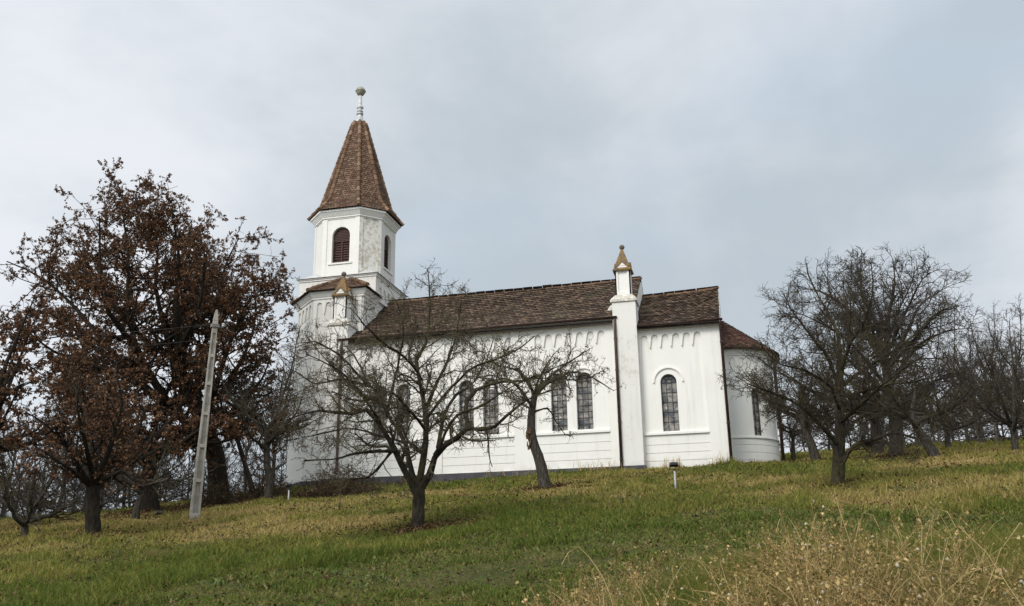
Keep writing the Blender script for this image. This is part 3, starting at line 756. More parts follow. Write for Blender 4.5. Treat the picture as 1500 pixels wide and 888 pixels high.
# half-octagon bay on the tower's south side
BY = .70; xE = TX+TH; bxc = -17.14; xW = TX-TH+.10
plan = lambda e: [(bxc-e*.41, BY-e), (xE+e, BY-e), (xE+e, YC-TH), (xW-e, YC-TH), (xW-e, BY+(bxc-xW)-e*.41)]
def face_between(P0, P1, z0, z1, na, zc_, zt_, mrg, zf0, material, name='bay_face'):
    P0, P1 = Vector(P0), Vector(P1); L = (P1-P0).length; ax = (P1-P0)/L; nn = Vector((-ax.y, ax.x))
    fr = lambda a, z, d: (P0.x+ax.x*a+nn.x*(d-.07), P0.y+ax.y*a+nn.y*(d-.07), z)
    mb = MB(); mb.slab(fr, [(0, z0), (L, z0), (L, z1), (0, z1)], [frieze_field(mrg, L-mrg, zf0, zc_, zt_, na, .60)], .069)
    return mb.build(name, material, CH)
by = MB(); by.prism(plan(0), -1.6, 8.98); by.build('bay_wall', M['old'], CH)
face_between((bxc, BY), (xE, BY), 2.9, 8.98, 5, 8.56, 7.95, .10, 3.1, M['white'])
face_between((xW, BY+(bxc-xW)), (bxc, BY), 2.9, 8.98, 4, 8.56, 7.95, .08, 3.1, M['old'])
face_between((xE, BY), (xE, YC-TH), 2.9, 8.98, 3, 8.56, 7.95, .16, 6.9, M['old'])
bcn = MB()
for z0, z1, e0, e1 in ((8.72, 8.80, .12, .12), (8.803, 8.98, .14, .26), (8.983, 9.06, .28, .28)): bcn.prism(plan(e0), z0, z1, plan(e1))
bcn.build('bay_cornice', M['trim'], CH)
bb = MB(); bb.prism(plan(.20), -1.6, 2.62); bb.prism(plan(.25), 2.623, 2.70); bb.prism(plan(.25), 2.703, 2.90, plan(.075)); bb.build('bay_base', M['white'], CH)
bp = MB(); bp.prism(plan(.27), -1.9, .0); bp.build('plinth', M['plinth'], CH)
# its tiled roof leaning on the tower
apx = (-16.25, YC-TH-.02, 10.22); pe = plan(.40); ez = 9.08
apxL = (apx[0]-.25, *apx[1:]); apxR = (apx[0]+.25, *apx[1:])
bd_ = MB(); V = [(*q, ez-.02) for q in pe]+[(apx[0]-.25, apx[1], apx[2]-.06), (apx[0]+.25, apx[1], apx[2]-.06)]
bd_.add(V, [(0, 1, 6, 5), (1, 2, 6), (4, 0, 5), (3, 4, 5), (0, 4, 3, 2, 1)]).build('roof_deck', M['underroof'], CH)
tile_plane('bay_tiles', M['tile_red'], CH, (*pe[0], ez), (*pe[1], ez), apxR, apxL, jitter=1.6)
tile_plane('bay_tiles', M['tile_red'], CH, (*pe[4], ez), (*pe[0], ez), apxL, apxL, jitter=1.6)
tile_plane('bay_tiles', M['tile_red'], CH, (*pe[1], ez), (*pe[2], ez), apxR, apxR, jitter=1.6)
for q, tp in ((pe[0], apxL), (pe[1], apxR), (pe[4], apxL)): ridge_run('hip_tiles', M['ridge'], CH, (*q, ez+.06), (tp[0], tp[1], tp[2]+.03), .11, .36)
lam = MB(); lam.box(-16.93, -16.88, BY-.35, BY-.07, 6.9, 7.25); lam.build('wall_box', M['ledge'], CH) if 0 else None
#PART3
# ------------------------------------------------------------ trees
def unit(a): return a/np.maximum(np.linalg.norm(a, axis=-1, keepdims=True), 1e-9)
def resample(P, n):
    P = np.asarray(P, float)
    # Catmull-Rom through the given points, then even spacing
    Q = np.vstack([2*P[0]-P[1], P, 2*P[-1]-P[-2]]); out = []
    for i in range(1, len(Q)-2):
        t = np.linspace(0, 1, 8, endpoint=False)[:, None]; a, b_, c, d = Q[i-1], Q[i], Q[i+1], Q[i+2]
        out.append(.5*((2*b_)+(-a+c)*t+(2*a-5*b_+4*c-d)*t**2+(-a+3*b_-3*c+d)*t**3))
    out = np.vstack(out+[P[-1:]]); s = np.concatenate([[0], np.cumsum(np.linalg.norm(np.diff(out, axis=0), axis=1))])
    q = np.linspace(0, s[-1], n); return np.stack([np.interp(q, s, out[:, k]) for k in range(3)], -1)
def tubes_np(groups, k_by=None):
    """groups: list of (P[N,n,3], R[N,n], sides) -> one vertex array and face list"""
    V = []; Fq = []; o = 0
    for P, R, k in groups:
        if len(P) == 0: continue
        Nn, n = P.shape[:2]; T = np.empty_like(P); T[:, 1:-1] = P[:, 2:]-P[:, :-2]; T[:, 0] = P[:, 1]-P[:, 0]; T[:, -1] = P[:, -1]-P[:, -2]; T = unit(T)
        ax = unit(P[:, -1]-P[:, 0]); ref = np.where(np.abs(ax[:, 2:3]) < .8, np.array([[0, 0, 1.]]), np.array([[1., 0, 0]]))[:, None, :]
        A = unit(np.cross(T, ref)); B = np.cross(T, A); an = 2*np.pi*np.arange(k)/k
        ring_ = P[:, :, None]+(A[:, :, None]*np.cos(an)[None, None, :, None]+B[:, :, None]*np.sin(an)[None, None, :, None])*R[:, :, None, None]
        V.append(ring_.reshape(-1, 3)); ii = (np.arange(Nn*n*k)).reshape(Nn, n, k)+o; nx_ = np.roll(ii, -1, 2)
        Fq.append(np.stack([ii[:, :-1], nx_[:, :-1], nx_[:, 1:], ii[:, 1:]], -1).reshape(-1, 4)); o += Nn*n*k
    return np.vstack(V), [np.vstack(Fq)]
def spawn(P, R, per_m, t0, t1, ang, ln, n, rr, trop=.0, wander=.25, rmin=.003, taper=.35, side_bias=0, rng=RNG, seg=None):
    if len(P) == 0: return np.zeros((0, n, 3)), np.zeros((0, n))
    L = np.linalg.norm(np.diff(P, axis=1), axis=2).sum(1); cnt = rng.poisson(np.maximum(L*per_m, .001)); pi = np.repeat(np.arange(len(P)), cnt); K = len(pi)
    if K == 0: return np.zeros((0, n, 3)), np.zeros((0, n))
    t = t0+(t1-t0)*rng.random(K)**.85; m_n = P.shape[1]-1; f = t*m_n; i = np.minimum(f.astype(int), m_n-1); w_ = (f-i)[:, None]
    pos = P[pi, i]*(1-w_)+P[pi, i+1]*w_; r = R[pi, i]*(1-w_[:, 0])+R[pi, i+1]*w_[:, 0]; T = unit(P[pi, i+1]-P[pi, i])
    pr = unit(np.cross(T, rng.normal(size=(K, 3)))); a = R_(ang)*(.65+.7*rng.random(K)); d = T*np.cos(a)[:, None]+pr*np.sin(a)[:, None]
    base = ln if np.isscalar(ln) else ln[0]*np.power(L[pi], ln[1])
    l = base*(1-.45*t)*(.5+.75*rng.random(K)); Q = np.empty((K, n, 3)); Q[:, 0] = pos; st = (l/(n-1))[:, None]
    for j in range(1, n):
        d = unit(d+rng.normal(size=(K, 3))*wander+np.array([0, 0, trop])); Q[:, j] = Q[:, j-1]+d*st
    r0 = np.maximum(r*rr*(.8+.4*rng.random(K)), rmin); s_ = np.linspace(0, 1, n)[None]
    return Q, np.maximum(r0[:, None]*(1-(1-taper)*s_), rmin*.6)
def leaves_np(P, per, size, hang=.3, t0=.2, rng=RNG):
    """small folded leaves scattered along the last twigs"""
    K = int(len(P)*per); pi = rng.integers(0, len(P), K); m_n = P.shape[1]-1; f = (t0+(1-t0)*rng.random(K))*m_n; i = np.minimum(f.astype(int), m_n-1); w_ = (f-i)[:, None]
    c = P[pi, i]*(1-w_)+P[pi, i+1]*w_; d = unit(rng.normal(size=(K, 3))+np.array([0, 0, -hang])); s = size*(.55+.8*rng.random(K))[:, None]
    q = unit(np.cross(d, rng.normal(size=(K, 3)))); nrm = np.cross(d, q)
    V = np.stack([c, c+d*s*.5+q*s*.34+nrm*s*.12, c+d*s, c+d*s*.5-q*s*.34+nrm*s*.12], 1).reshape(-1, 3)
    b_ = np.arange(K)[:, None]*4; Fq = np.concatenate([b_+np.array([[0, 1, 2]]), b_+np.array([[0, 2, 3]])])
    return V, [Fq], np.repeat(rng.random(K), 4)
def px_limb(pts, D, r0, r1, n=12, jit=.0):
    """a limb seen through these photo pixels; third value = metres nearer (-) or farther (+) than the trunk"""
    P = np.array([at(q[0], q[1], D+(q[2] if len(q) > 2 else 0)) for q in pts]); P = resample(P, n)
    if jit: P[1:] += np.cumsum(RNG.normal(size=(n-1, 3))*jit*.5, 0)*.5
    return P, np.linspace(r0, r1, n)**1.0
def make_tree(name, label, cat, base, trunk, limbs, levels, twig_mat, bark_mat, leaf=None, group=None, sides=8):
    """trunk, limbs: (P, R); levels: list of dicts for spawn(); leaf: (per twig, size, material, hang)"""
    root = empty(name, base); tag(root, label, cat, group); bo = np.array(base, float)
    tr = [(P[None]-bo, R[None], 10 if i == 0 else 7) for i, (P, R) in enumerate([trunk]+limbs)]
    # flared foot
    P0, R0, k0 = tr[0]; R0 = R0.copy(); R0[0, 0] *= 1.3; R0[0, 1] *= 1.04; tr[0] = (P0, R0, 12)
    V, Fl = tubes_np(tr)
    # knobbly surface
    V = V+RNG.normal(size=V.shape)*.006
    link('trunk', np_mesh('trunk', V, Fl, None, True), bark_mat, root)
    cur = [(P[None]-bo, R[None]) for P, R in limbs] or [(P0, R0)]
    n0 = cur[0][0].shape[1]; P = np.vstack([c[0] for c in cur]); R = np.vstack([c[1] for c in cur]); gs = []; pool = []
    for li, lv in enumerate(levels):
        lv = dict(lv); k = lv.pop('sides', 4); src = lv.pop('src', None)
        Q, Rq = spawn(P, R, **lv); gs.append((Q, Rq, k)); pool.append((Q, Rq)); P, R = Q, Rq
    V, Fl = tubes_np(gs); cr = link('crown', np_mesh('crown', V, Fl, None, False), twig_mat, root)
    if leaf:
        V, Fl, rv = leaves_np(P, leaf[0], leaf[1], leaf[3])
        link('foliage', np_mesh('foliage', V, Fl, rv), leaf[2], cr)
    return root
def lv(per_m, ln, ang=50, n=6, rr=.55, trop=.03, wander=.22, rmin=.004, t0=.15, t1=1.0, sides=4, taper=.35):
    return dict(per_m=per_m, ln=ln, ang=ang, n=n, rr=rr, trop=trop, wander=wander, rmin=rmin, t0=t0, t1=t1, sides=sides, taper=taper)
def free_tree(h, spread, nl, r, lean=(0, 0), fork=.35, crook=.18):
    """trunk and limbs round the origin, for trees one only sees as part of a wood"""
    n = 12; top = np.array([lean[0], lean[1], h*.72]); P = np.linspace([0, 0, -.3], top, n); P[1:] += np.cumsum(RNG.normal(size=(n-1, 3))*np.array([.06, .06, 0])*h*.12, 0)
    trunk = (P, np.linspace(r, r*.35, n)); limbs = []
    for i in range(nl):
        t = fork+(1-fork)*(i+.5)/nl; f = t*(n-1); a = P[int(f)]; az = i*2.4+RNG.random()*.8; out = spread*(1.05-.55*t)*(.7+.5*RNG.random()); up = h*(.25+.45*t)*(.6+.5*RNG.random())
        q = [a, a+np.array([math.cos(az)*out*.45, math.sin(az)*out*.45, up*.3]), a+np.array([math.cos(az)*out*.8, math.sin(az)*out*.8, up*.62]), a+np.array([math.cos(az)*out, math.sin(az)*out, up])]
        q = resample(q, 12); q[1:] += np.cumsum(RNG.normal(size=(11, 3))*crook*.35, 0)*.6; limbs.append((q, np.linspace(r*(.55-.25*t), .015, 12)))
    limbs.append((P[-7:].repeat(2, 0)[:12]*1.0, np.linspace(r*.5, r*.3, 12))) if 0 else None
    return trunk, limbs

# --- the fruit tree in front of the nave
b0 = ground(612, 777); D = gd(b0)
T = px_limb([(611, 786), (613, 750), (614, 728), (614, 706)], D, .135, .115)
def LB(D, specs, sc=1.0, fit=None):
    if fit: specs = [([(fit[0]+(q[0]-fit[0])*fit[2], fit[1]+(q[1]-fit[1])*fit[3])+tuple(q[2:]) for q in p_], a_, b_) for p_, a_, b_ in specs]
    return [px_limb(p, D, r0*sc, r1*sc, 12, .05) for p, r0, r1 in specs]
limbs = LB(D, [
 ([(611, 728), (596, 693, -.1), (580, 655, -.3), (560, 615, -.5), (543, 590, -.6), (518, 594, -.9), (472, 588, -1.2), (430, 603, -1.5)], .085, .012),
 ([(580, 655, -.3), (552, 655, -.6), (527, 657, -.9), (493, 670, -1.3), (450, 672, -1.6)], .04, .010),
 ([(613, 715), (603, 690, .2), (593, 642, .4), (570, 603, .6), (556, 570, .8), (539, 549, .9), (527, 520, 1.0), (508, 490, 1.2)], .075, .010),
 ([(614, 706), (621, 660, 0), (625, 600, .1), (614, 540, 0), (610, 520, 0), (623, 485, .1), (629, 432, .2), (626, 368, .2)], .085, .006),
 ([(616, 716), (630, 690, -.2), (636, 660, -.4), (650, 645, -.5), (670, 630, -.8), (686, 616, -1.0), (710, 622, -1.3), (738, 600, -1.6), (768, 575, -1.9), (800, 562, -2.2)], .09, .010),
 ([(684, 617, -1.0), (679, 583, -.8), (694, 556, -.6), (730, 543, -.3), (771, 538, 0), (803, 520, .2), (840, 500, .4)], .055, .007),
 ([(624, 590, .1), (640, 548, .4), (658, 505, .7), (668, 462, 1.0), (676, 415, 1.1)], .05, .006),
 ([(640, 650, -.3), (648, 600, .3), (664, 566, .7), (688, 545, 1.1), (705, 505, 1.4), (714, 468, 1.6)], .05, .006),
 ([(568, 602, .6), (573, 560, .2), (584, 505, 0), (590, 450, -.1), (580, 408, -.2)], .045, .006),
 ([(556, 572, .8), (528, 560, 1.0), (503, 532, 1.2), (478, 505, 1.4), (452, 470, 1.5)], .04, .006),
 ([(541, 550, .9), (503, 540, .3), (468, 548, -.2), (432, 524, -.6)], .035, .006),
 ([(612, 530, 0), (590, 500, -.5), (560, 480, -1.0), (535, 452, -1.4), (515, 425, -1.5)], .035, .006),
 ([(622, 620, .1), (600, 590, -.8), (570, 560, -1.5), (530, 575, -2.1), (490, 560, -2.5)], .04, .006),
 ([(626, 600, .1), (655, 560, -.9), (690, 520, -1.7), (735, 500, -2.2), (775, 470, -2.4)], .04, .006),
 ([(636, 662, -.4), (665, 605, -1.2), (700, 590, -1.9), (745, 560, -2.3), (790, 535, -2.6)], .04, .006),
 ([(618, 540, 0), (600, 500, .8), (610, 455, 1.3), (600, 410, 1.5)], .035, .006),
 ([(590, 640, .4), (560, 630, 1.0), (520, 620, 1.6), (470, 630, 2.0), (425, 640, 2.2)], .035, .006),
 ([(582, 650, -.3), (550, 690, -.6), (515, 700, -1.0), (478, 712, -1.2)], .03, .006),
 ([(560, 612, -.4), (530, 570, -1.4), (490, 530, -2.2), (450, 505, -2.6)], .035, .006),
 ([(543, 552, .9), (510, 510, 0), (475, 480, -.6), (440, 478, -1.0)], .035, .006),
], .87, (612, 720, 1.04, .91))
make_tree('fruit_tree', 'bare crooked fruit tree with many spreading limbs, nearest to the viewer before the nave', 'tree', b0, T, limbs,
 [lv(6.2, (.54, .55), 55, 7, .5, .03, .24, .008, .10), lv(11.0, (.44, .6), 52, 6, .55, .03, .28, .0052, .08), lv(15, .20, 55, 4, .6, .02, .28, .0048, .08, 1, 3)],
 M['twig_moss'], M['bark'], (.10, .04, M['buds'], .2))

# --- the broken leaning tree before the third bay
b1 = ground(797, 717); D = gd(b1)
T = px_limb([(800, 726), (796, 700), (791, 676), (781, 648), (778, 622), (780, 596), (784, 574)], D, .20, .10)
limbs = LB(D, [
 ([(782, 600), (765, 575, -.5), (742, 555, -.9), (718, 560, -1.3), (700, 590, -1.6)], .06, .01),
 ([(783, 585), (775, 560, .4), (762, 540, .7), (768, 522, .8)], .06, .008),
 ([(784, 580), (805, 560, -.4), (838, 545, -.8), (872, 556, -1.2), (900, 572, -1.5)], .06, .008),
 ([(784, 576), (808, 548, .5), (838, 528, .9), (866, 512, 1.2)], .05, .007),
 ([(781, 605), (800, 598, .5), (815, 622, .8), (826, 637, .9), (834, 640, 1.0)], .04, .008),
 ([(780, 600), (757, 590, .6), (746, 615, .9), (744, 640, 1.0)], .035, .007),
 ([(784, 574), (790, 553, -.8), (800, 533, -1.4), (820, 510, -1.8)], .05, .007),
 ([(784, 578), (760, 545, -1.2), (730, 535, -1.9), (705, 520, -2.2)], .05, .007),
 ([(784, 574), (800, 556, 1.2), (850, 556, 1.9), (888, 538, 2.3)], .045, .007),
])
t2 = make_tree('broken_tree', 'leaning fruit tree with a torn pale wound on its trunk before the third bay', 'tree', b1, T, limbs,
 [lv(5.4, (.50, .6), 60, 6, .5, -.03, .28, .007, .1), lv(8.0, (.36, .6), 60, 5, .55, -.05, .3, .006, .1), lv(9, .16, 55, 4, .6, 0, .25, .005, .1, 1, 3)],
 M['twig'], M['bark_grey'], (.42, .06, M['buds'], .6))
wd = MB()
wc = at(777, 645, D-.12)-b1
for i in range(14):
    q = Vector((wc[0]+random.uniform(-.14, .02), wc[1]+random.uniform(-.08, .06), wc[2]+random.uniform(-.32, .25))); wd.tube([q, q+Vector((random.uniform(-.07, .05), random.uniform(-.04, .04), random.uniform(.10, .24)))], [.035, .008], 5)
wd.build('wound', M['wound'], t2)

# --- trees on the right
b2 = ground(1227, 713); D = gd(b2)
T = px_limb([(1227, 722), (1228, 690), (1229, 655), (1231, 620), (1229, 590), (1231, 560), (1230, 528)], D, .155, .07)
limbs = LB(D, [
 ([(1231, 690), (1240, 667, -.1), (1256, 652, -.3), (1282, 643, -.6), (1312, 634, -.9), (1348, 642, -1.2)], .07, .012),
 ([(1229, 655), (1210, 632, -.4), (1184, 604, -.8), (1158, 586, -1.1), (1128, 574, -1.4), (1100, 566, -1.6), (1076, 552, -1.8)], .06, .007),
 ([(1230, 606), (1202, 582, .4), (1166, 560, .8), (1130, 540, 1.1), (1098, 520, 1.3)], .05, .006),
 ([(1229, 566), (1215, 524, -.3), (1190, 492, -.7), (1168, 462, -1.0), (1150, 430, -1.2)], .05, .006),
 ([(1230, 532), (1226, 492, .3), (1210, 450, .5), (1188, 412, .6), (1182, 385, .6)], .05, .006),
 ([(1230, 545), (1246, 502, -.5), (1266, 470, -.9), (1277, 430, -1.2), (1274, 385, -1.3)], .05, .006),
 ([(1232, 566), (1262, 542, .5), (1300, 520, .9), (1338, 492, 1.2), (1366, 462, 1.4), (1398, 452, 1.5)], .055, .006),
 ([(1231, 580), (1266, 572, -.8), (1302, 562, -1.4), (1350, 556, -1.8), (1392, 545, -2.1)], .05, .006),
 ([(1229, 643), (1260, 612, .8), (1302, 600, 1.3), (1350, 602, 1.7), (1388, 614, 2.0)], .05, .006),
 ([(1229, 640), (1205, 610, 1.0), (1180, 590, 1.6), (1150, 600, 2.1), (1120, 618, 2.4)], .045, .006),
 ([(1230, 600), (1215, 570, -1.2), (1180, 545, -2.0), (1140, 535, -2.5), (1110, 505, -2.8)], .045, .006),
 ([(1230, 560), (1240, 520, 1.3), (1250, 470, 2.0), (1235, 430, 2.3)], .045, .006),
 ([(1230, 620), (1262, 590, -1.3), (1290, 560, -2.2), (1330, 530, -2.7)], .045, .006),
])
make_tree('orchard_tree', 'bare orchard tree with one low limb reaching right, standing foremost beside the apse', 'tree', b2, T, limbs,
 [lv(7.5, (.58, .6), 52, 7, .5, .04, .26, .007, .12), lv(10, (.44, .6), 52, 6, .55, .03, .28, .0055, .1), lv(14, .20, 55, 4, .6, .02, .25, .0047, .1, 1, 3)],
 M['twig'], M['bark'], (.07, .04, M['buds'], .2), 'fruit trees in the orchard')
b3 = ground(1312, 669); D = gd(b3)
T = px_limb([(1313, 676), (1312, 640), (1309, 600), (1301, 560), (1294, 515)], D, .26, .13)
limbs = LB(D, [
 ([(1296, 530), (1272, 478, -.6), (1235, 436, -1.2), (1196, 412, -1.6), (1158, 404, -2.0)], .12, .012),
 ([(1294, 515), (1284, 462, .5), (1264, 412, .9), (1262, 366, 1.2)], .12, .010),
 ([(1294, 515), (1301, 452, -.8), (1311, 402, -1.2), (1306, 362, -1.4)], .11, .010),
 ([(1297, 535), (1328, 476, .6), (1350, 432, 1.2), (1386, 408, 1.6)], .11, .010),
 ([(1301, 560), (1345, 500, -.9), (1390, 474, -1.6), (1432, 468, -2.0)], .10, .010),
 ([(1304, 575), (1262, 540, 1.2), (1215, 500, 2.0), (1170, 476, 2.6)], .10, .010),
 ([(1308, 595), (1355, 560, 1.2), (1400, 540, 1.9), (1440, 550, 2.4)], .09, .010),
 ([(1308, 600), (1265, 585, -1.4), (1225, 570, -2.3), (1185, 560, -3.0)], .09, .010),
 ([(1295, 520), (1268, 450, -2.0), (1240, 402, -3.0), (1225, 378, -3.4)], .08, .010),
 ([(1296, 525), (1262, 470, 1.6), (1225, 415, 2.6), (1205, 385, 3.0)], .08, .010),
 ([(1294, 515), (1312, 450, 1.8), (1335, 400, 2.8), (1342, 370, 3.2)], .08, .010),
 ([(1297, 535), (1345, 480, -2.2), (1385, 440, -3.2), (1412, 430, -3.6)], .08, .010),
 ([(1300, 560), (1240, 490, -2.6), (1180, 455, -3.8), (1142, 440, -4.2)], .08, .010),
 ([(1294, 515), (1275, 440, .1), (1245, 385, .2), (1240, 368, .2)], .08, .010),
 ([(1295, 520), (1330, 440, -2.0), (1350, 395, -3.0), (1366, 378, -3.4)], .08, .010),
], 1.0, (1305, 660, .94, .93))
make_tree('walnut_tree', 'tallest bare tree right of the church, its round crown above the orchard trees', 'tree', b3, T, limbs,
 [lv(4.6, (.72, .6), 50, 7, .5, .05, .22, .014, .12), lv(7.4, (.50, .6), 50, 6, .55, .04, .25, .009, .1), lv(9.5, .36, 52, 4, .6, .03, .25, .0075, .1, 1, 3)],
 M['twig_far'], M['bark_grey'], (.06, .06, M['buds'], .2))
def gnarled(name, label, u, v, trunk_px, r0, crown, nl, D=None, dens=1.0, group='fruit trees in the orchard', rmin=.007, twm='twig', bkm='bark_grey', leaf=None):
    """orchard tree: trunk through the given pixels, limbs fanned out of its head to the size of the crown"""
    b_ = ground(u, v) if D is None else None
    if b_ is None:
        q = at(u, v, D); b_ = np.array([q[0], q[1], float(terrain(q[0], q[1]))])
    D = gd(b_); off = b_-at(u, v, D)
    P, R = px_limb(trunk_px, D, r0, r0*.55); P = P+off; P[0, 2] -= .25
    head = P[-1]; cr, ch = crown; limbs = []
    for i in range(nl):
        az = i*2.399+RNG.random(); el = .15+.85*((i*.618) % 1); o_ = np.array([math.cos(az)*cr*(1.08-.62*el**2), math.sin(az)*cr*(1.08-.62*el**2), ch*el])*(.75+.35*RNG.random())
        st = P[-1-(i % 4)]; q = resample([st, st+o_*np.array([.38, .38, .22]), st+o_*np.array([.72, .72, .55]), st+o_], 12)
        q[1:] += np.cumsum(RNG.normal(size=(11, 3))*.06, 0)*.5; limbs.append((q, np.linspace(r0*.42, .010, 12)))
    return make_tree(name, label, 'tree', b_, (P, R), limbs, [lv(4.6*dens, (.58, .6), 52, 6, .5, .03, .26, rmin*1.3, .12), lv(7.5*dens, (.46, .6), 52, 5, .55, .02, .28, rmin, .1), lv(9.5*dens, .28, 55, 4, .6, .01, .25, rmin*.8, .1, 1, 3)],
        M[twm], M[bkm], leaf, group)
gnarled('orchard_tree', 'small bare tree with a split leaning trunk behind the foremost orchard tree', 1196, 677, [(1197, 680), (1190, 655), (1181, 632), (1174, 606)], .20, (2.4, 2.6), 10, leaf=(.08, .05, M['buds'], .2))
gnarled('orchard_tree', 'thin straight bare tree closest to the apse downpipe', 1161, 663, [(1161, 666), (1160, 640), (1160, 615)], .12, (2.2, 3.0), 9, D=46)
gnarled('orchard_tree', 'bare tree with a thick stump-like foot just left of the tallest tree', 1285, 668, [(1286, 672), (1284, 640), (1280, 600)], .30, (2.8, 3.4), 11, dens=.8)
gnarled('orchard_tree', 'bare orchard tree whose trunk leans left, right of the tallest tree', 1371, 671, [(1373, 674), (1360, 652), (1345, 630), (1336, 606)], .19, (2.7, 2.8), 11, leaf=(.06, .05, M['buds'], .2))
gnarled('orchard_tree', 'low twisted bare tree in the middle of the right hand orchard', 1390, 660, [(1392, 664), (1388, 645), (1394, 625)], .14, (2.2, 2.5), 9, D=44)
gnarled('orchard_tree', 'bare tree with several steep stems at the right edge of the photo', 1487, 663, [(1488, 666), (1486, 645), (1482, 620)], .14, (2.3, 4.2), 10, dens=.9)

# --- big brown-leaved trees on the left
q = ground(320, 737); D = gd(q)
T = px_limb([(322, 744), (319, 705), (316, 670), (304, 636), (290, 600), (272, 560)], D, .42, .26)
specs = [
 ([(300, 628), (262, 600, -.8), (236, 560, -1.2), (205, 500, -1.5), (190, 430, -1.6), (192, 350, -1.5), (180, 272, -1.4)], .20, .02),
 ([(285, 590), (262, 540, .6), (246, 480, 1.0), (229, 400, 1.2), (232, 330, 1.4), (216, 285, 1.4)], .18, .02),
 ([(280, 578), (262, 500, -.8), (258, 420, -1.4), (262, 350, -1.7), (252, 280, -1.9)], .18, .02),
 ([(290, 600), (292, 520, .8), (312, 440, 1.3), (324, 375, 1.6), (346, 322, 1.8)], .17, .02),
 ([(298, 622), (320, 540, -1.0), (345, 460, -1.6), (372, 410, -2.0), (412, 412, -2.4)], .15, .02),
 ([(250, 585, -1.0), (200, 540, -.4), (155, 482, 0), (118, 432, .4), (70, 385, .7), (20, 360, 1.0)], .15, .02),
 ([(250, 585, -1.0), (190, 545, -2.4), (130, 520, -3.2), (80, 500, -3.8), (45, 470, -4.2)], .13, .02),
 ([(302, 632), (345, 590, .8), (380, 550, 1.5), (400, 500, 1.9)], .13, .02),
 ([(300, 625), (340, 600, -1.8), (375, 600, -2.8), (398, 640, -3.4)], .12, .02),
 ([(262, 600, -.8), (215, 590, -2.4), (165, 585, -3.6), (120, 600, -4.2)], .12, .02),
 ([(229, 500, .8), (180, 440, 2.4), (140, 380, 3.4), (112, 325, 3.8)], .12, .02),
 ([(262, 520, 0), (290, 440, 2.6), (290, 360, 3.6), (282, 296, 4.0)], .12, .02),
 ([(205, 500, -1.5), (160, 430, -3.2), (150, 350, -4.2), (148, 285, -4.6)], .12, .02),
 ([(262, 500, -1), (292, 430, -3.4), (300, 360, -4.4), (292, 310, -4.9)], .12, .02),
 ([(300, 600, .5), (350, 520, 3.0), (372, 450, 4.0), (366, 360, 4.4)], .12, .02),
 ([(240, 560, 1), (190, 520, 3.4), (120, 480, 4.8), (50, 440, 5.6)], .12, .02),
]
specs = [([(299+(q[0]-299)*1.02, 735+(q[1]-735)*.935)+tuple(q[2:]) for q in p_], a_, b_) for p_, a_, b_ in specs]
limbs = LB(D, specs)
BROWN = [lv(3.2, (.84, .62), 52, 7, .5, .02, .20, .013, .10), lv(5.2, (.58, .6), 54, 6, .55, .01, .22, .009, .1), lv(6.2, .42, 54, 4, .6, -.01, .22, .007, .1, 1, 3)]
make_tree('beech_tree', 'largest tree, brown withered leaves still on, its thick trunk behind the concrete pole', 'tree', q, T, limbs, BROWN, M['bark_dark'], M['bark_dark'], (17.0, .074, M['brownleaf'], .35))
q = ground(136, 787); D = gd(q)
T = px_limb([(137, 795), (136, 760), (135, 735), (136, 712)], D, .20, .15)
limbs = LB(D, [
 ([(134, 715), (118, 690, -.3), (98, 655, -.6), (70, 625, -.9), (38, 600, -1.1)], .09, .01),
 ([(136, 712), (134, 665, .3), (128, 615, .6), (108, 560, .8), (100, 515, .9)], .09, .01),
 ([(138, 712), (152, 680, -.5), (168, 640, -.9), (182, 595, -1.2), (172, 540, -1.4)], .09, .01),
 ([(140, 718), (158, 702, .3), (182, 682, .6), (216, 664, .9), (250, 650, 1.1)], .09, .01),
 ([(136, 705), (110, 665, .9), (88, 615, 1.4), (70, 570, 1.7)], .07, .01),
 ([(138, 705), (170, 670, .9), (205, 630, 1.5), (225, 580, 1.8)], .07, .01),
 ([(136, 700), (125, 650, -1.1), (112, 600, -1.8), (118, 545, -2.2)], .07, .01),
 ([(139, 710), (178, 690, -1.0), (215, 660, -1.7), (240, 610, -2.1)], .07, .01),
 ([(134, 712), (105, 692, -1.0), (72, 670, -1.5), (45, 650, -1.8)], .06, .01),
 ([(138, 700), (150, 640, 1.4), (150, 580, 2.0), (140, 525, 2.3)], .06, .01),
])
make_tree('hornbeam_tree', 'dark forked tree with brown leaves left of the concrete pole, its trunk double', 'tree', q, T, limbs,
 [lv(4.2, (.64, .6), 50, 7, .5, .03, .22, .009, .12), lv(6.5, (.50, .6), 52, 5, .55, .0, .24, .007, .1), lv(7.5, .30, 55, 4, .6, -.02, .24, .005, .1, 1, 3)], M['bark_dark'], M['bark_dark'], (6.5, .068, M['brownleaf'], .4))
def brown(name, label, u, v, D, trunk_px, r0, crown, nl, leafn=5.0, ls=.15, group='brown leaved trees left of the church'):
    return gnarled(name, label, u, v, trunk_px, r0, crown, nl, D=D, dens=.62, group=group, rmin=.011, twm='bark_dark', bkm='bark_dark', leaf=(leafn, ls, M['brownleaf'], .4))
brown('beech_tree', 'brown leaved tree with a pale streaked twin trunk, left of the concrete pole', 219, 753, 37, [(220, 758), (218, 725), (219, 690), (215, 655)], .36, (4.4, 5.0), 13, 12.0, .11)
brown('beech_tree', 'brown leaved tree reaching in from the left edge of the photo', -75, 780, 33, [(-72, 785), (-70, 735), (-62, 690), (-58, 650)], .3, (3.6, 6.6), 14, 12.0, .10)
gnarled('orchard_tree', 'slender bare leaning tree beside the pale twin trunk', 198, 763, [(198, 766), (201, 745), (208, 725), (210, 706)], .13, (1.9, 1.9), 8, group='bare trees left of the church')
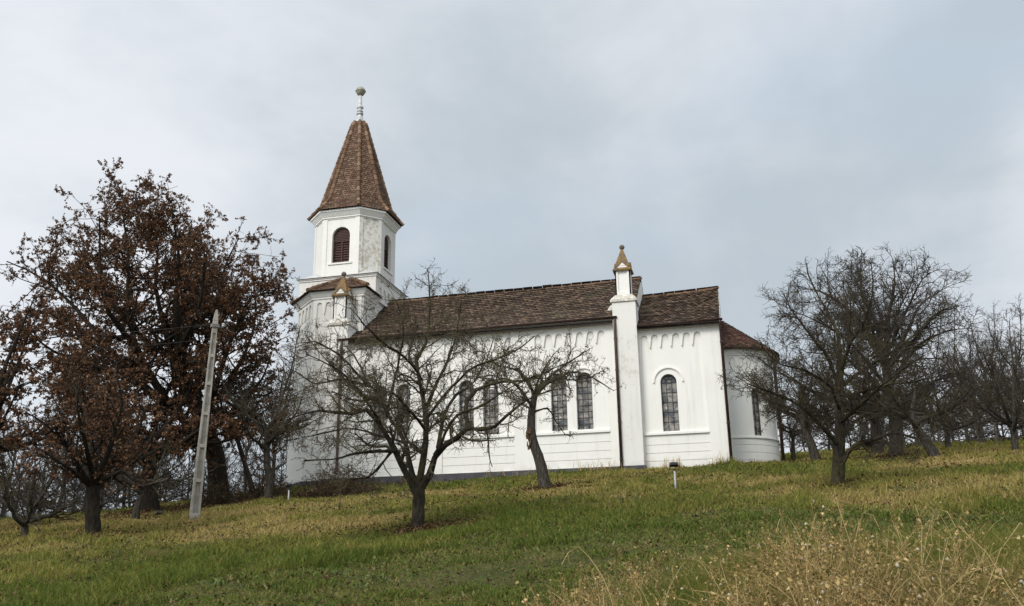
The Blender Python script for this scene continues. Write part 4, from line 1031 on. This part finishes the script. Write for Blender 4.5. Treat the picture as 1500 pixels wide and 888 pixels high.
gnarled('orchard_tree', 'small bare forked tree nearest the left edge of the meadow', 35, 792, [(35, 797), (36, 775), (37, 762)], .12, (1.5, 3.1), 9, group='bare trees left of the church', dens=.9, rmin=.006)
gnarled('orchard_tree', 'bare tree with two dark stems beside the left corner of the church', 390, 744, [(392, 748), (394, 715), (390, 680), (391, 640)], .17, (2.6, 4.6), 12, D=36.5, group='bare trees left of the church')
gnarled('orchard_tree', 'thin bare tree leaning left between the thick trunk and the two dark stems', 370, 740, [(373, 745), (362, 705), (348, 660), (338, 625)], .12, (2.3, 3.4), 10, D=40, group='bare trees left of the church')

# --- farther trees: a few kinds, copied whole
protos = []
for i, (h, sp_, nl, r) in enumerate([(7.5, 3.2, 11, .15), (9.5, 3.6, 13, .2), (6.0, 3.0, 10, .13)]):
    tr, li = free_tree(h, sp_, nl, r, (RNG.normal()*.5, RNG.normal()*.5))
    protos.append(make_tree('bare_tree', 'x', 'tree', (0, 0, 0), tr, li, [lv(3.0, (.64, .6), 48, 6, .5, .06, .22, .014, .1), lv(4.6, (.52, .6), 50, 4, .55, .04, .24, .011, .1), lv(5.5, .40, 50, 3, .6, .03, .2, .009, .1, 1, 3)], M['twig_far'], M['bark_grey']))
tr, li = free_tree(2.6, 1.9, 14, .05, (0, 0), .05)
protos.append(make_tree('bare_shrub', 'x', 'shrub', (0, 0, 0), tr, li, [lv(5.0, (.6, .6), 45, 5, .6, .06, .22, .010, .05), lv(8.0, (.5, .6), 50, 4, .6, .04, .24, .008, .1), lv(6, .28, 50, 3, .7, .03, .2, .007, .1, 1, 3)], M['twig_far'], M['bark_grey']))
def copy_tree(o, parent=None):
    c = o.copy(); C.objects.link(c)
    if parent is not None: c.parent = parent
    for ch in o.children: copy_tree(ch, c)
    return c
used = set()
def plant(k, u, D, s, label, group, rz=None):
    d_ = ray(u, 700); h = math.hypot(d_[0], d_[1]); x, y = CAM[0]+d_[0]/h*D, CAM[1]+d_[1]/h*D
    o = protos[k] if k not in used else copy_tree(protos[k]); used.add(k)
    o.location = (x, y, float(terrain(x, y))-.1); o.rotation_euler = (0, 0, random.uniform(0, 6.28) if rz is None else rz); o.scale = (s*random.uniform(.9, 1.1), s*random.uniform(.9, 1.1), s)
    tag(o, label, 'shrub' if k == 3 else 'tree', group)
gR, gL, gs = 'distant bare trees beyond the orchard', 'distant bare trees behind the brown leaved trees', 'leafless shrubs at the foot of the far trees'
lbR = 'grey leafless tree in the thicket beyond the orchard on the right'; lbL = 'grey leafless tree far behind the brown leaved trees on the left'
for i in range(20):
    u = 1150+i*20+random.uniform(-10, 10)
    if u < 1300 and i % 2: continue
    D_ = random.uniform(52, 88); sc_ = (D_/60)*random.uniform(.65, .95)*(.66 if u < 1450 else .80)
    plant(random.choice((0, 1, 2)), u, D_, sc_, lbR, gR)
for i in range(6):
    plant(random.choice((0, 2)), 1400+i*24+random.uniform(-6, 6), random.uniform(44, 54), random.uniform(.55, .75), lbR, gR)
plant(1, 1515, 47, .58, 'tall bare tree with upswept stems cut by the right edge of the photo', None)
protos_used = True
for i in range(14):
    plant(3, 1170+i*26+random.uniform(-8, 8), random.uniform(54, 72), random.uniform(.8, 1.5), 'leafless shrub under the far trees on the right', gs)
for i in range(16):
    u = -25+i*30+random.uniform(-10, 10); D_ = random.uniform(50, 76); plant(random.choice((0, 1, 2)), u, D_, random.uniform(.6, .9), lbL, gL)
for i in range(22):
    plant(3, -10+i*20+random.uniform(-8, 8), random.uniform(46, 62), random.uniform(.8, 1.4), 'leafless shrub on the slope under the far trees on the left', 'leafless shrubs on the left slope')

# --- bramble heaps
def bramble(name, label, u0, u1, v, D, h, n, group=None, mats='twig', dep=1.3):
    a_, b_ = at(u0, v, D), at(u1, v, D); c_ = (a_+b_)/2; z = float(terrain(c_[0], c_[1])); root = empty(name, (c_[0], c_[1], z)); tag(root, label, 'bush', group)
    L = np.linalg.norm((b_-a_)[:2]); ax = (b_-a_)/max(L, .1); t = RNG.normal(size=n)*L*.24; w_ = RNG.normal(size=n)*dep*.45
    P0 = np.stack([ax[0]*t-ax[1]*w_, ax[1]*t+ax[0]*w_, np.zeros(n)], -1); P0[:, 2] = terrain(P0[:, 0]+c_[0], P0[:, 1]+c_[1])-z
    d = unit(np.stack([RNG.normal(size=n)*.8, RNG.normal(size=n)*.8, .6+RNG.random(n)*1.2], -1)); k = 8; Q = np.empty((n, k, 3)); Q[:, 0] = P0; l = h*(.7+1.1*RNG.random(n))*np.exp(-(t/(L*.45))**2); st = (l/(k-1))[:, None]
    for j in range(1, k): d = unit(d+RNG.normal(size=(n, 3))*.25+np.array([0, 0, -.16])); Q[:, j] = Q[:, j-1]+d*st
    R = np.linspace(.010, .005, k)[None].repeat(n, 0); Q2, R2 = spawn(Q, R, 6, .1, 1, 55, .3, 4, .7, -.05, .3, .005)
    V, Fl = tubes_np([(Q, R, 3), (Q2, R2, 3)]); link('canes', np_mesh('canes', V, Fl), M[mats], root)
    V, Fl, rv = leaves_np(Q2, 1.6, .07, .3); link('dead_leaves', np_mesh('dead_leaves', V, Fl, rv), M['drybrush'], root)
M['drybrush'] = attr_mat('bramble_leaves', (.05, .030, .016), (.11, .065, .035), (.19, .12, .06), .9, .1, .15)
bramble('bramble_bush', 'low brown bramble heap against the plinth at the left corner of the church', 430, 560, 728, 37.2, 1.0, 420)
bramble('bramble_bush', 'brown undergrowth round the foot of the thickest trunk', 285, 350, 745, 38.0, .9, 260)
bramble('bramble_bush', 'thin brown undergrowth below the two dark stems', 350, 425, 742, 38.5, .8, 240)

# ------------------------------------------------------------ pole, wires, lamps, fence, stake
q = ground(284, 764); D = gd(q); pb = empty('utility_pole', q); tag(pb, 'weathered concrete power pole with sunk panels leaning right', 'pole')
Hh = 5.95
def pole_s(z): return 1-.52*max(0, min(1, z/Hh))
mb = MB(); hw = .155; hd = .115
def tb(x0, x1, y0, y1, z0, z1):
    a, b_ = pole_s(z0), pole_s(z1); mb.add([(x*a, y*a, z0) for y in (y0, y1) for x in (x0, x1)]+[(x*b_, y*b_, z1) for y in (y0, y1) for x in (x0, x1)], [(0, 2, 3, 1), (4, 5, 7, 6), (0, 1, 5, 4), (2, 6, 7, 3), (0, 4, 6, 2), (1, 3, 7, 5)])
# I-section: two flanges, a thin web and solid bridges between the sunk panels
tb(-hw, -hw+.075, -hd, hd, -1.2, Hh); tb(hw-.075, hw, -hd, hd, -1.2, Hh); tb(-hw+.075, hw-.075, -.03, .03, -1.2, Hh)
zs = [-1.2, .22, 1.10, 1.20, 2.10, 2.20, 3.05, 3.15, 3.95, 4.05, 4.80, 4.90, 5.55, Hh]
for i in range(0, len(zs)-1, 2):
    if zs[i] == -1.2 or i: tb(-hw+.0745, hw-.0745, -hd+.004, hd-.004, zs[i], zs[i]+.10 if 0 < i < len(zs)-2 else zs[i+1])
po = mb.build('shaft', M['concrete'], pb, bevel=.008)
mb = MB(); e = hw*.48+.004; f_ = hd*.48+.004; mb.prism([(-e, -f_), (e, -f_), (e, f_), (-e, f_)], Hh+.002, Hh+.34, [(-e*.35, -f_*.5), (e*.35, -f_*.5), (e*.35, f_*.5), (-e*.35, f_*.5)]); mb.build('cap', M['concrete'], pb, bevel=.008)
mb = MB(); mb.box(-.12, .12, -.10, .10, Hh-.22, Hh-.12); mb.box(.10, .26, -.018, .018, Hh-.20, Hh-.165); mb.build('bracket', M['ledge'], pb, bevel=.004)
mb = MB(); mb.lathe([(.02, 0), (.045, .01), (.05, .04), (.03, .055), (.045, .07), (.045, .10), (.02, .12)], (.24, 0, Hh-.17), 10); mb.build('insulator', M['tin'], pb, True)
pb.rotation_euler = (R_(-1.0), R_(2.6), R_(52)); 
pb.rotation_mode = 'XYZ'
bpy.context.view_layer.update()
lean = Matrix.Rotation(R_(2.2), 4, Vector((.22, .97, 0)).normalized()) @ Matrix.Rotation(R_(40), 4, 'Z')
pb.rotation_euler = lean.to_euler()
pt = np.array(Vector(tuple(q))+lean.to_3x3() @ Vector((.0, 0, Hh-.1)))
for lab, zoff, (ue, ve) in (('upper thin black cable running left from the pole behind the branches', 0, (-260, 468)), ('lower thin black cable running left from the pole behind the branches', -.45, (-260, 492))):
    A_ = pt+np.array([0, 0, zoff]); B_ = at(ue, ve, 42.); n = 24; P = np.array([A_+(B_-A_)*t+np.array([0, 0, -.5*4*t*(1-t)]) for t in np.linspace(0, 1, n)])
    V, Fl = tubes_np([(P[None]-A_, np.full((1, n), .008), 5)]); o = link('overhead_cable', np_mesh('overhead_cable', V, Fl, None, True), M['wire']); o.location = tuple(A_); tag(o, lab, 'cable')
def lamp(u, v, D, hh, yaw, label):
    p = at(u, v, D); z = float(terrain(p[0], p[1])); root = empty('floodlight', (p[0], p[1], z)); tag(root, label, 'floodlight')
    mb = MB(); mb.tube([(0, 0, -.2), (0, 0, hh)], .025, 10); mb.build('post', M['steel'], root, True)
    mb = MB(); mb.box(-.012, .012, -.02, .02, hh, hh+.05); mb.box(-.13, -.118, -.02, .02, hh+.05, hh+.17); mb.box(.118, .13, -.02, .02, hh+.05, hh+.17); mb.box(-.13, .13, -.02, .02, hh+.035, hh+.05); mb.build('yoke', M['blackpl'], root)
    mb = MB(); mb.prism([(-.115, -.06), (.115, -.06), (.115, .06), (-.115, .06)], 0, .10, [(-.09, -.04), (.09, -.04), (.09, .04), (-.09, .04)]); 
    hd_ = mb.build('housing', M['blackpl'], root, bevel=.01); hd_.location = (0, .05, hh+.16); hd_.rotation_euler = (R_(70), 0, 0)
    mb = MB(); mb.box(-.095, .095, -.045, .045, -.012, -.002); l_ = mb.build('lens', M['glass'], hd_)
    root.rotation_euler = (0, 0, R_(yaw))
q = ground(990, 719); lamp(990, 719, gd(q), .50, 10, 'small black floodlight on a short steel post before the chancel')
q = ground(422, 741); lamp(422, 741, 34.5, .42, -20, 'small floodlight on a short steel post by the left corner of the church')
q = ground(233, 764); lamp(233, 764, gd(q), .08, 30, 'small black floodlight standing low in the grass left of the pole')
# stake and the stick lying at its foot
q = at(545, 716, 36.5); q[2] = float(terrain(q[0], q[1])); mb = MB(); mb.tube([(0, 0, -.2), (.01, 0, .25), (-.01, 0, .52)], .022, 6); mb.tube([(-.01, 0, .50), (.06, .02, .44)], .014, 5)
o = mb.build('iron_stake', M['wire']); o.location = tuple(q); tag(o, 'short dark iron stake standing by the plinth below the first bay', 'stake')
mb = MB(); mb.tube([(-.32, -.1, .02), (0, 0, .10), (.36, .1, .20)], [.02, .02, .012], 6); o = mb.build('fallen_stick', M['bark_dark']); o.location = (q[0]-.05, q[1]-.2, q[2]); tag(o, 'dark stick lying in the grass at the foot of the iron stake', 'stick')
# paddock fence
fp = [at(1350+i*28, 650, 52-i*1.1) for i in range(9)]; f0 = fp[0].copy(); f0[2] = float(terrain(f0[0], f0[1])); fr_ = empty('rail_fence', f0); tag(fr_, 'weathered wooden rail fence behind the orchard at the right edge', 'fence')
g_ = [np.array([p[0], p[1], float(terrain(p[0], p[1]))])-f0 for p in fp]
for p in g_:
    mb = MB(); mb.tube([(p[0], p[1], p[2]-.2), (p[0]+random.uniform(-.03, .03), p[1], p[2]+1.25)], .045, 7); mb.build('post', M['fence'], fr_)
for hgt in (.35, .65, .95, 1.15):
    mb = MB()
    for a, b_ in zip(g_[:-1], g_[1:]): j1, j2 = random.uniform(-.05, .05), random.uniform(-.05, .05); mb.tube([(a[0], a[1]-.08, a[2]+hgt+j1), (b_[0], b_[1]-.08, b_[2]+hgt+j2)], .024, 5)
    mb.build('rail', M['fence'], fr_)
#PART4
# ------------------------------------------------------------ grass, leaves and weeds
_g = RNG.random((64, 64))
def vnoise(x, y, s):
    x = x/s+100.3; y = y/s+57.7; i = np.floor(x).astype(int); j = np.floor(y).astype(int); fx = x-i; fy = y-j; fx = fx*fx*(3-2*fx); fy = fy*fy*(3-2*fy)
    a = _g[i % 64, j % 64]; b_ = _g[(i+1) % 64, j % 64]; c = _g[i % 64, (j+1) % 64]; d = _g[(i+1) % 64, (j+1) % 64]
    return (a*(1-fx)+b_*fx)*(1-fy)+(c*(1-fx)+d*fx)*fy
def field(n, d0, d1, pw=-.5, a0=-52, a1=26):
    """random ground points in a wide fan in front of the viewer, thinner with distance"""
    e = pw+1; r = RNG.random(n); d = (d0**e+(d1**e-d0**e)*r)**(1/e); az = np.radians(a0+(a1-a0)*RNG.random(n))
    x = CAM[0]+np.sin(az)*d; y = CAM[1]+np.cos(az)*d
    ok = ~((x > -19.1) & (x < AX) & (y > -.12) & (y < W+.2)) & ~(((x-AX)**2+(y-AY)**2) < (AR+.1)**2) & ~((x > -17.4-(y+.3)) & (x < -14.4) & (y > .2) & (y < 9))
    return x[ok], y[ok], d[ok]
def blades(name, x, y, d, h, wd, lean, rv, material, label, two=True):
    n = len(x); z = terrain(x, y); az = RNG.random(n)*6.283; fa = RNG.random(n)*6.283; ln = lean*(.3+RNG.random(n))
    p = np.stack([x, y, z-.02], -1); s = np.stack([np.cos(fa), np.sin(fa), np.zeros(n)], -1)*(wd*.5)[:, None]
    l1 = np.stack([np.cos(az)*ln*h*.35, np.sin(az)*ln*h*.35, h*.6], -1); l2 = np.stack([np.cos(az)*ln*h, np.sin(az)*ln*h, h*(1-.25*ln)], -1)
    V = np.stack([p-s, p+s, p+l1+s*.75, p+l1-s*.75, p+l2], 1).reshape(-1, 3); b_ = np.arange(n)[:, None]*5
    me = np_mesh(name, V, [b_+np.array([[0, 1, 2, 3]]), b_+np.array([[3, 2, 4]])], np.repeat(np.clip(rv, 0, 1), 5))
    return tag(link(name, me, material), label, kind='stuff')
M['grass'] = attr_mat('meadow_grass', (.100, .140, .024), (.255, .240, .055), (.48, .35, .15), .8, .15, .3)
M['short'] = attr_mat('short_grass', (.105, .145, .028), (.245, .230, .065), (.44, .34, .17), .85, .1, .25)
M['straw'] = attr_mat('dry_stalks', (.15, .105, .038), (.40, .275, .105), (.68, .52, .26), .85, .15, .25, [((.16, .17, .05), 1.3, .50, .64, .4)])
M['weedleaf'] = attr_mat('withered_weed_leaves', (.08, .075, .022), (.37, .245, .090), (.70, .52, .25), .9, .1, .3, [((.10, .12, .03), 1.3, .50, .62, .55)])
x, y, d = field(850000, 7.5, 78, -.6)
ml = mown_line(x); sh = np.clip((ml-y)/1.0+.5+(vnoise(x, y, .7)-.5)*1.2, 0, 1) > .5
hN = vnoise(x, y, 1.3)*.6+vnoise(x, y, .45)*.4; big = vnoise(x, y, 5.5)*.55+vnoise(x, y, 1.8)*.45
n = len(x); fine = vnoise(x, y, .28)*.5+vnoise(x, y, .7)*.5
bank = np.exp(-((y-ml-1.2)/1.6)**2)
tall = ~sh
tf = np.clip((vnoise(x+31, y, .42)-.62)*4, 0, 1)*np.clip((vnoise(x, y-9, 2.6)-.3)*2, .2, 1); h = (.035+.22*hN**1.8+.07*bank*hN+.18*tf)*(.5+.9*RNG.random(n)); rv = .15+.66*np.clip((big-.38)*2.6, 0, 1)+.5*(fine-.5)+RNG.normal(size=n)*.20-.06*bank-.16*tf+.10*(x > 3)*(y > -22)
near_wall = np.exp(-((y+.6)/.7)**2)*(x > -3)*(x < 2.5)-.9*np.exp(-((y+.3)/.6)**2)*(x > -16)*(x < -3); h = h*(1+.5*near_wall)
blades('grass', x[tall], y[tall], d[tall], h[tall], np.maximum(.006, .00078*d[tall]), .95, rv[tall], M['grass'], 'uneven green and straw coloured meadow grass on the slope')
hs = (.030+.060*hN)*(.6+.8*RNG.random(n)); tuft = vnoise(x, y, .6) > .66; hs = hs*np.where(tuft, 1.8, 1); rs = .14+.50*np.clip((big-.40)*2.0, 0, 1)+.5*(fine-.5)+RNG.normal(size=n)*.22-.15*tuft
blades('short_grass', x[sh], y[sh], d[sh], hs[sh], np.maximum(.009, .0011*d[sh]), 1.0, rs[sh], M['short'], 'short cut grass in the foreground')
# tall dry stems standing along the wall and in the meadow
x, y, d = field(15000, 10, 60, -.4); k_ = (y > mown_line(x)+.3) & (RNG.random(len(x)) < np.clip((vnoise(x, y, 1.6)*.6+vnoise(x, y, .5)*.4-.50)*3.2, 0, 1))
x, y, d = x[k_], y[k_], d[k_]; blades('dry_grass_stems', x, y, d, .12+.26*RNG.random(len(x))**2, np.maximum(.005, .0005*d), .8, .0+.55*RNG.random(len(x)), M['straw'], 'scattered taller dry grass stems')
x = RNG.uniform(-12, 1.9, 900); y = -.25-RNG.random(900)*.9; dd = np.hypot(x-CAM[0], y-CAM[1]); kk = vnoise(x, y, 1.1) > .45; x, y, dd = x[kk], y[kk], dd[kk]
blades('wall_grass', x, y, dd, .30+.42*RNG.random(len(x)), np.full(len(x), .018), .4, .3+.5*RNG.random(len(x)), M['straw'], 'thin dry stems along the foot of the white wall')
# broad-leaved weeds pressed among the grass
x, y, d = field(60000, 8, 45, -.5); kk = RNG.random(len(x)) < np.clip((vnoise(x+5, y+3, .33)-.60)*5, 0, 1)*np.clip((vnoise(x, y, 2.1)-.25)*2, .1, 1); x, y, d = x[kk], y[kk], d[kk]
M['broad'] = attr_mat('broad_weeds', (.040, .070, .018), (.085, .125, .030), (.20, .20, .07), .7, .3, .2)
blades('broad_weeds', x, y, d, .06+.09*RNG.random(len(x)), np.maximum(.035, .0022*d), 1.2, RNG.random(len(x)), M['broad'], 'low broad-leaved weeds scattered in the grass')
# fallen leaves
def litter(cx_, cy_, rad, n_):
    a = RNG.random(n_)*6.283; r = rad*np.abs(RNG.normal(size=n_))*.6; return cx_+np.cos(a)*r, cy_+np.sin(a)*r
xs, ys = [], []
for p, rad, n_ in ((b0, 1.3, 1400), (b1, 1.6, 900), (ground(220, 752), 4, 4500), (ground(320, 740), 3.5, 4000), (ground(136, 787), 2.5, 1200), (ground(470, 728), 3, 2500), (b2, 2.0, 700), (b3, 4, 1500)):
    a, b_ = litter(p[0], p[1], rad, int(n_*1.3)); xs.append(a); ys.append(b_)
a, b_, d = field(42000, 8, 55, -.5); xs.append(a); ys.append(b_)
x = np.concatenate(xs); y = np.concatenate(ys); n = len(x); dist = np.hypot(x-CAM[0], y-CAM[1]); c = np.stack([x, y, terrain(x, y)+.02+.07*RNG.random(n)], -1); dv = unit(np.stack([RNG.normal(size=n), RNG.normal(size=n), RNG.normal(size=n)*.35], -1)); q_ = unit(np.cross(dv, np.array([0, 0, 1.])+RNG.normal(size=(n, 3))*.3)); s = (.035+.035*RNG.random(n))[:, None]*np.clip(dist/18, .8, 1.6)[:, None]
V = np.stack([c, c+dv*s*.5+q_*s*.35, c+dv*s+np.array([0, 0, .01]), c+dv*s*.5-q_*s*.35], 1).reshape(-1, 3); bb_ = np.arange(n)[:, None]*4
tag(link('fallen_leaves', np_mesh('fallen_leaves', V, [bb_+np.array([[0, 1, 2]]), bb_+np.array([[0, 2, 3]])], np.repeat(RNG.random(n), 4)), M['drybrush']), 'brown fallen leaves strewn in the grass', kind='stuff')

# dry weeds in the right foreground
UT = [640, 760, 840, 900, 1000, 1090, 1180, 1290, 1400, 1520, 1700, 1900]; VT = [905, 868, 838, 822, 808, 784, 770, 748, 752, 742, 738, 736]
AZ = [math.degrees(math.atan2(*(ray(u, 860)[:2]))) for u in UT]
def weed_pts(n):
    az = RNG.uniform(AZ[0], AZ[-1], n); d = 4.6+4.6*RNG.random(n)**.8; x = CAM[0]+np.sin(np.radians(az))*d; y = CAM[1]+np.cos(np.radians(az))*d
    vt = np.interp(az, AZ, VT); depth = d*np.cos(np.radians(az+13.5)); el = (854-vt)/F*.957; z = terrain(x, y); h = CAM[2]+el*depth-z
    return x, y, z, d, h, az
x, y, z, d, h, az = weed_pts(7200); dens = np.clip((az-AZ[0])/(AZ[6]-AZ[0]), .10, 1); kk = (RNG.random(len(x)) < dens*np.clip((vnoise(x, y, .75)*.6+vnoise(x, y, .3)*.4-.36)*4.5, .06, 1)) & (h > .12); x, y, z, d, h = x[kk], y[kk], z[kk], d[kk], h[kk]; n = len(x)
h = h*(.36+.64*RNG.random(n)**1.2)*(.70+.48*vnoise(x, y, .8))
k = 9; Q = np.empty((n, k, 3)); Q[:, 0] = np.stack([x, y, z-.03], -1); dv = unit(np.stack([RNG.normal(size=n)*.16, RNG.normal(size=n)*.16, np.ones(n)], -1)); st = (h*1.12/(k-1))[:, None]; bend = RNG.normal(size=(n, 2))*.045
for j in range(1, k): dv = unit(dv+RNG.normal(size=(n, 3))*.11+np.concatenate([bend*j*.35, -(.02*j)*np.ones((n, 1))], 1)); Q[:, j] = Q[:, j-1]+dv*st
R1 = np.linspace(.0030, .0014, k)[None].repeat(n, 0)
Q2, R2 = spawn(Q, R1, 11, .25, 1, 38, .20, 5, .7, .05, .25, .0014); Q3, R3 = spawn(Q2, R2, 14, .2, 1, 55, .06, 3, .8, .03, .35, .0011)
V, Fl = tubes_np([(Q, R1, 4), (Q2, R2, 3), (Q3, R3, 3)])
rv = np.concatenate([np.repeat(RNG.random(len(Q)), k*4), np.repeat(RNG.random(len(Q2)), 15), np.repeat(RNG.random(len(Q3)), 9)])
tag(link('dry_weeds', np_mesh('dry_weeds', V, Fl, rv), M['straw']), 'tangle of dry tan weed stalks in the right foreground', kind='stuff')
V, Fl, rv = leaves_np(Q3, 1.0, .020, .1); V2, Fl2, rv2 = leaves_np(Q2, .9, .022, .6); Fl = [Fl[0], Fl2[0]+len(V)]
tag(link('weed_leaves', np_mesh('weed_leaves', np.vstack([V, V2]), Fl, np.concatenate([rv, rv2])), M['weedleaf']), 'curled withered leaves and seed heads on the dry weeds', kind='stuff')
# pale fluffy pods
K = 1700; pi_ = RNG.integers(0, len(Q3), K); c = Q3[pi_, -1]; s = (.004+.008*RNG.random(K)**2)[:, None, None]; oct_v = np.array([[1, 0, 0], [-1, 0, 0], [0, 1, 0], [0, -1, 0], [0, 0, 1.3], [0, 0, -1.1]]); oct_f = np.array([[0, 2, 4], [2, 1, 4], [1, 3, 4], [3, 0, 4], [2, 0, 5], [1, 2, 5], [3, 1, 5], [0, 3, 5]])
V = (c[:, None]+oct_v[None]*s*(1+.3*RNG.normal(size=(K, 6, 1)))).reshape(-1, 3); Fq = (np.arange(K)[:, None, None]*6+oct_f[None]).reshape(-1, 3)
M['pod'] = attr_mat('seed_fluff', (.34, .27, .16), (.50, .43, .30), (.66, .60, .48), .95, .05, .3)
tag(link('seed_pods', np_mesh('seed_pods', V, [Fq], np.repeat(RNG.random(K), 6)), M['pod']), 'pale seed pods dotted over the dry weeds', kind='stuff')
# a few long arching stalks that stand out of the tangle
arcs = [(905, 862, 846, 800, 7.2), (960, 905, 1012, 814, 6.4), (1190, 800, 1150, 752, 7.6), (1290, 850, 1305, 760, 6.0), (1340, 830, 1375, 740, 6.8), (1240, 840, 1268, 745, 6.9)]
V_ = []; Q = []
for (u0, v0, u1, v1, D_) in arcs:
    top = at(u1, v1, D_); foot = at(u0, v0, D_+.1); foot[2] = float(terrain(foot[0], foot[1]))-.02; mid = (foot+top)/2+(top-foot)*np.array([-.28, 0, .12]); drop = top+(top-foot)*np.array([.45, .2, -.10])+np.array([0, 0, -.05]); Q.append(resample([foot, mid, top, drop], 12))
Q = np.array(Q); R1 = np.linspace(.0045, .0018, 12)[None].repeat(len(Q), 0); Q2, R2 = spawn(Q, R1, 7, .45, 1, 50, .12, 4, .6, -.03, .3, .0017); V, Fl = tubes_np([(Q, R1, 5), (Q2, R2, 3)])
tag(link('arching_stalks', np_mesh('arching_stalks', V, Fl, np.full(len(V), .85)), M['straw']), 'long pale stalks arching over the dry weeds', kind='stuff')
# rank green grass growing up between the weeds
az = RNG.uniform(AZ[0]-3, AZ[-1], 340000); d = 4.5+6.2*RNG.random(340000); x = CAM[0]+np.sin(np.radians(az))*d; y = CAM[1]+np.cos(np.radians(az))*d; kk = (vnoise(x, y, .9) > .22) & (RNG.random(len(x)) < np.clip((az-AZ[0]+1)/(AZ[5]-AZ[0]), .05, 1)) & (d < 6.4+3.2*np.clip((az-AZ[0])/(AZ[6]-AZ[0]), 0, 1)); x, y, d = x[kk], y[kk], d[kk]
blades('rank_grass', x, y, d, (.16+.50*RNG.random(len(x)))*np.clip((np.degrees(np.arctan2(x-CAM[0], y-CAM[1]))-AZ[0])/(AZ[4]-AZ[0]), .25, 1), np.full(len(x), .007), .8, .06+.40*vnoise(x, y, .5)+RNG.normal(size=len(x))*.2, M['grass'], 'rank green grass between the dry weeds')
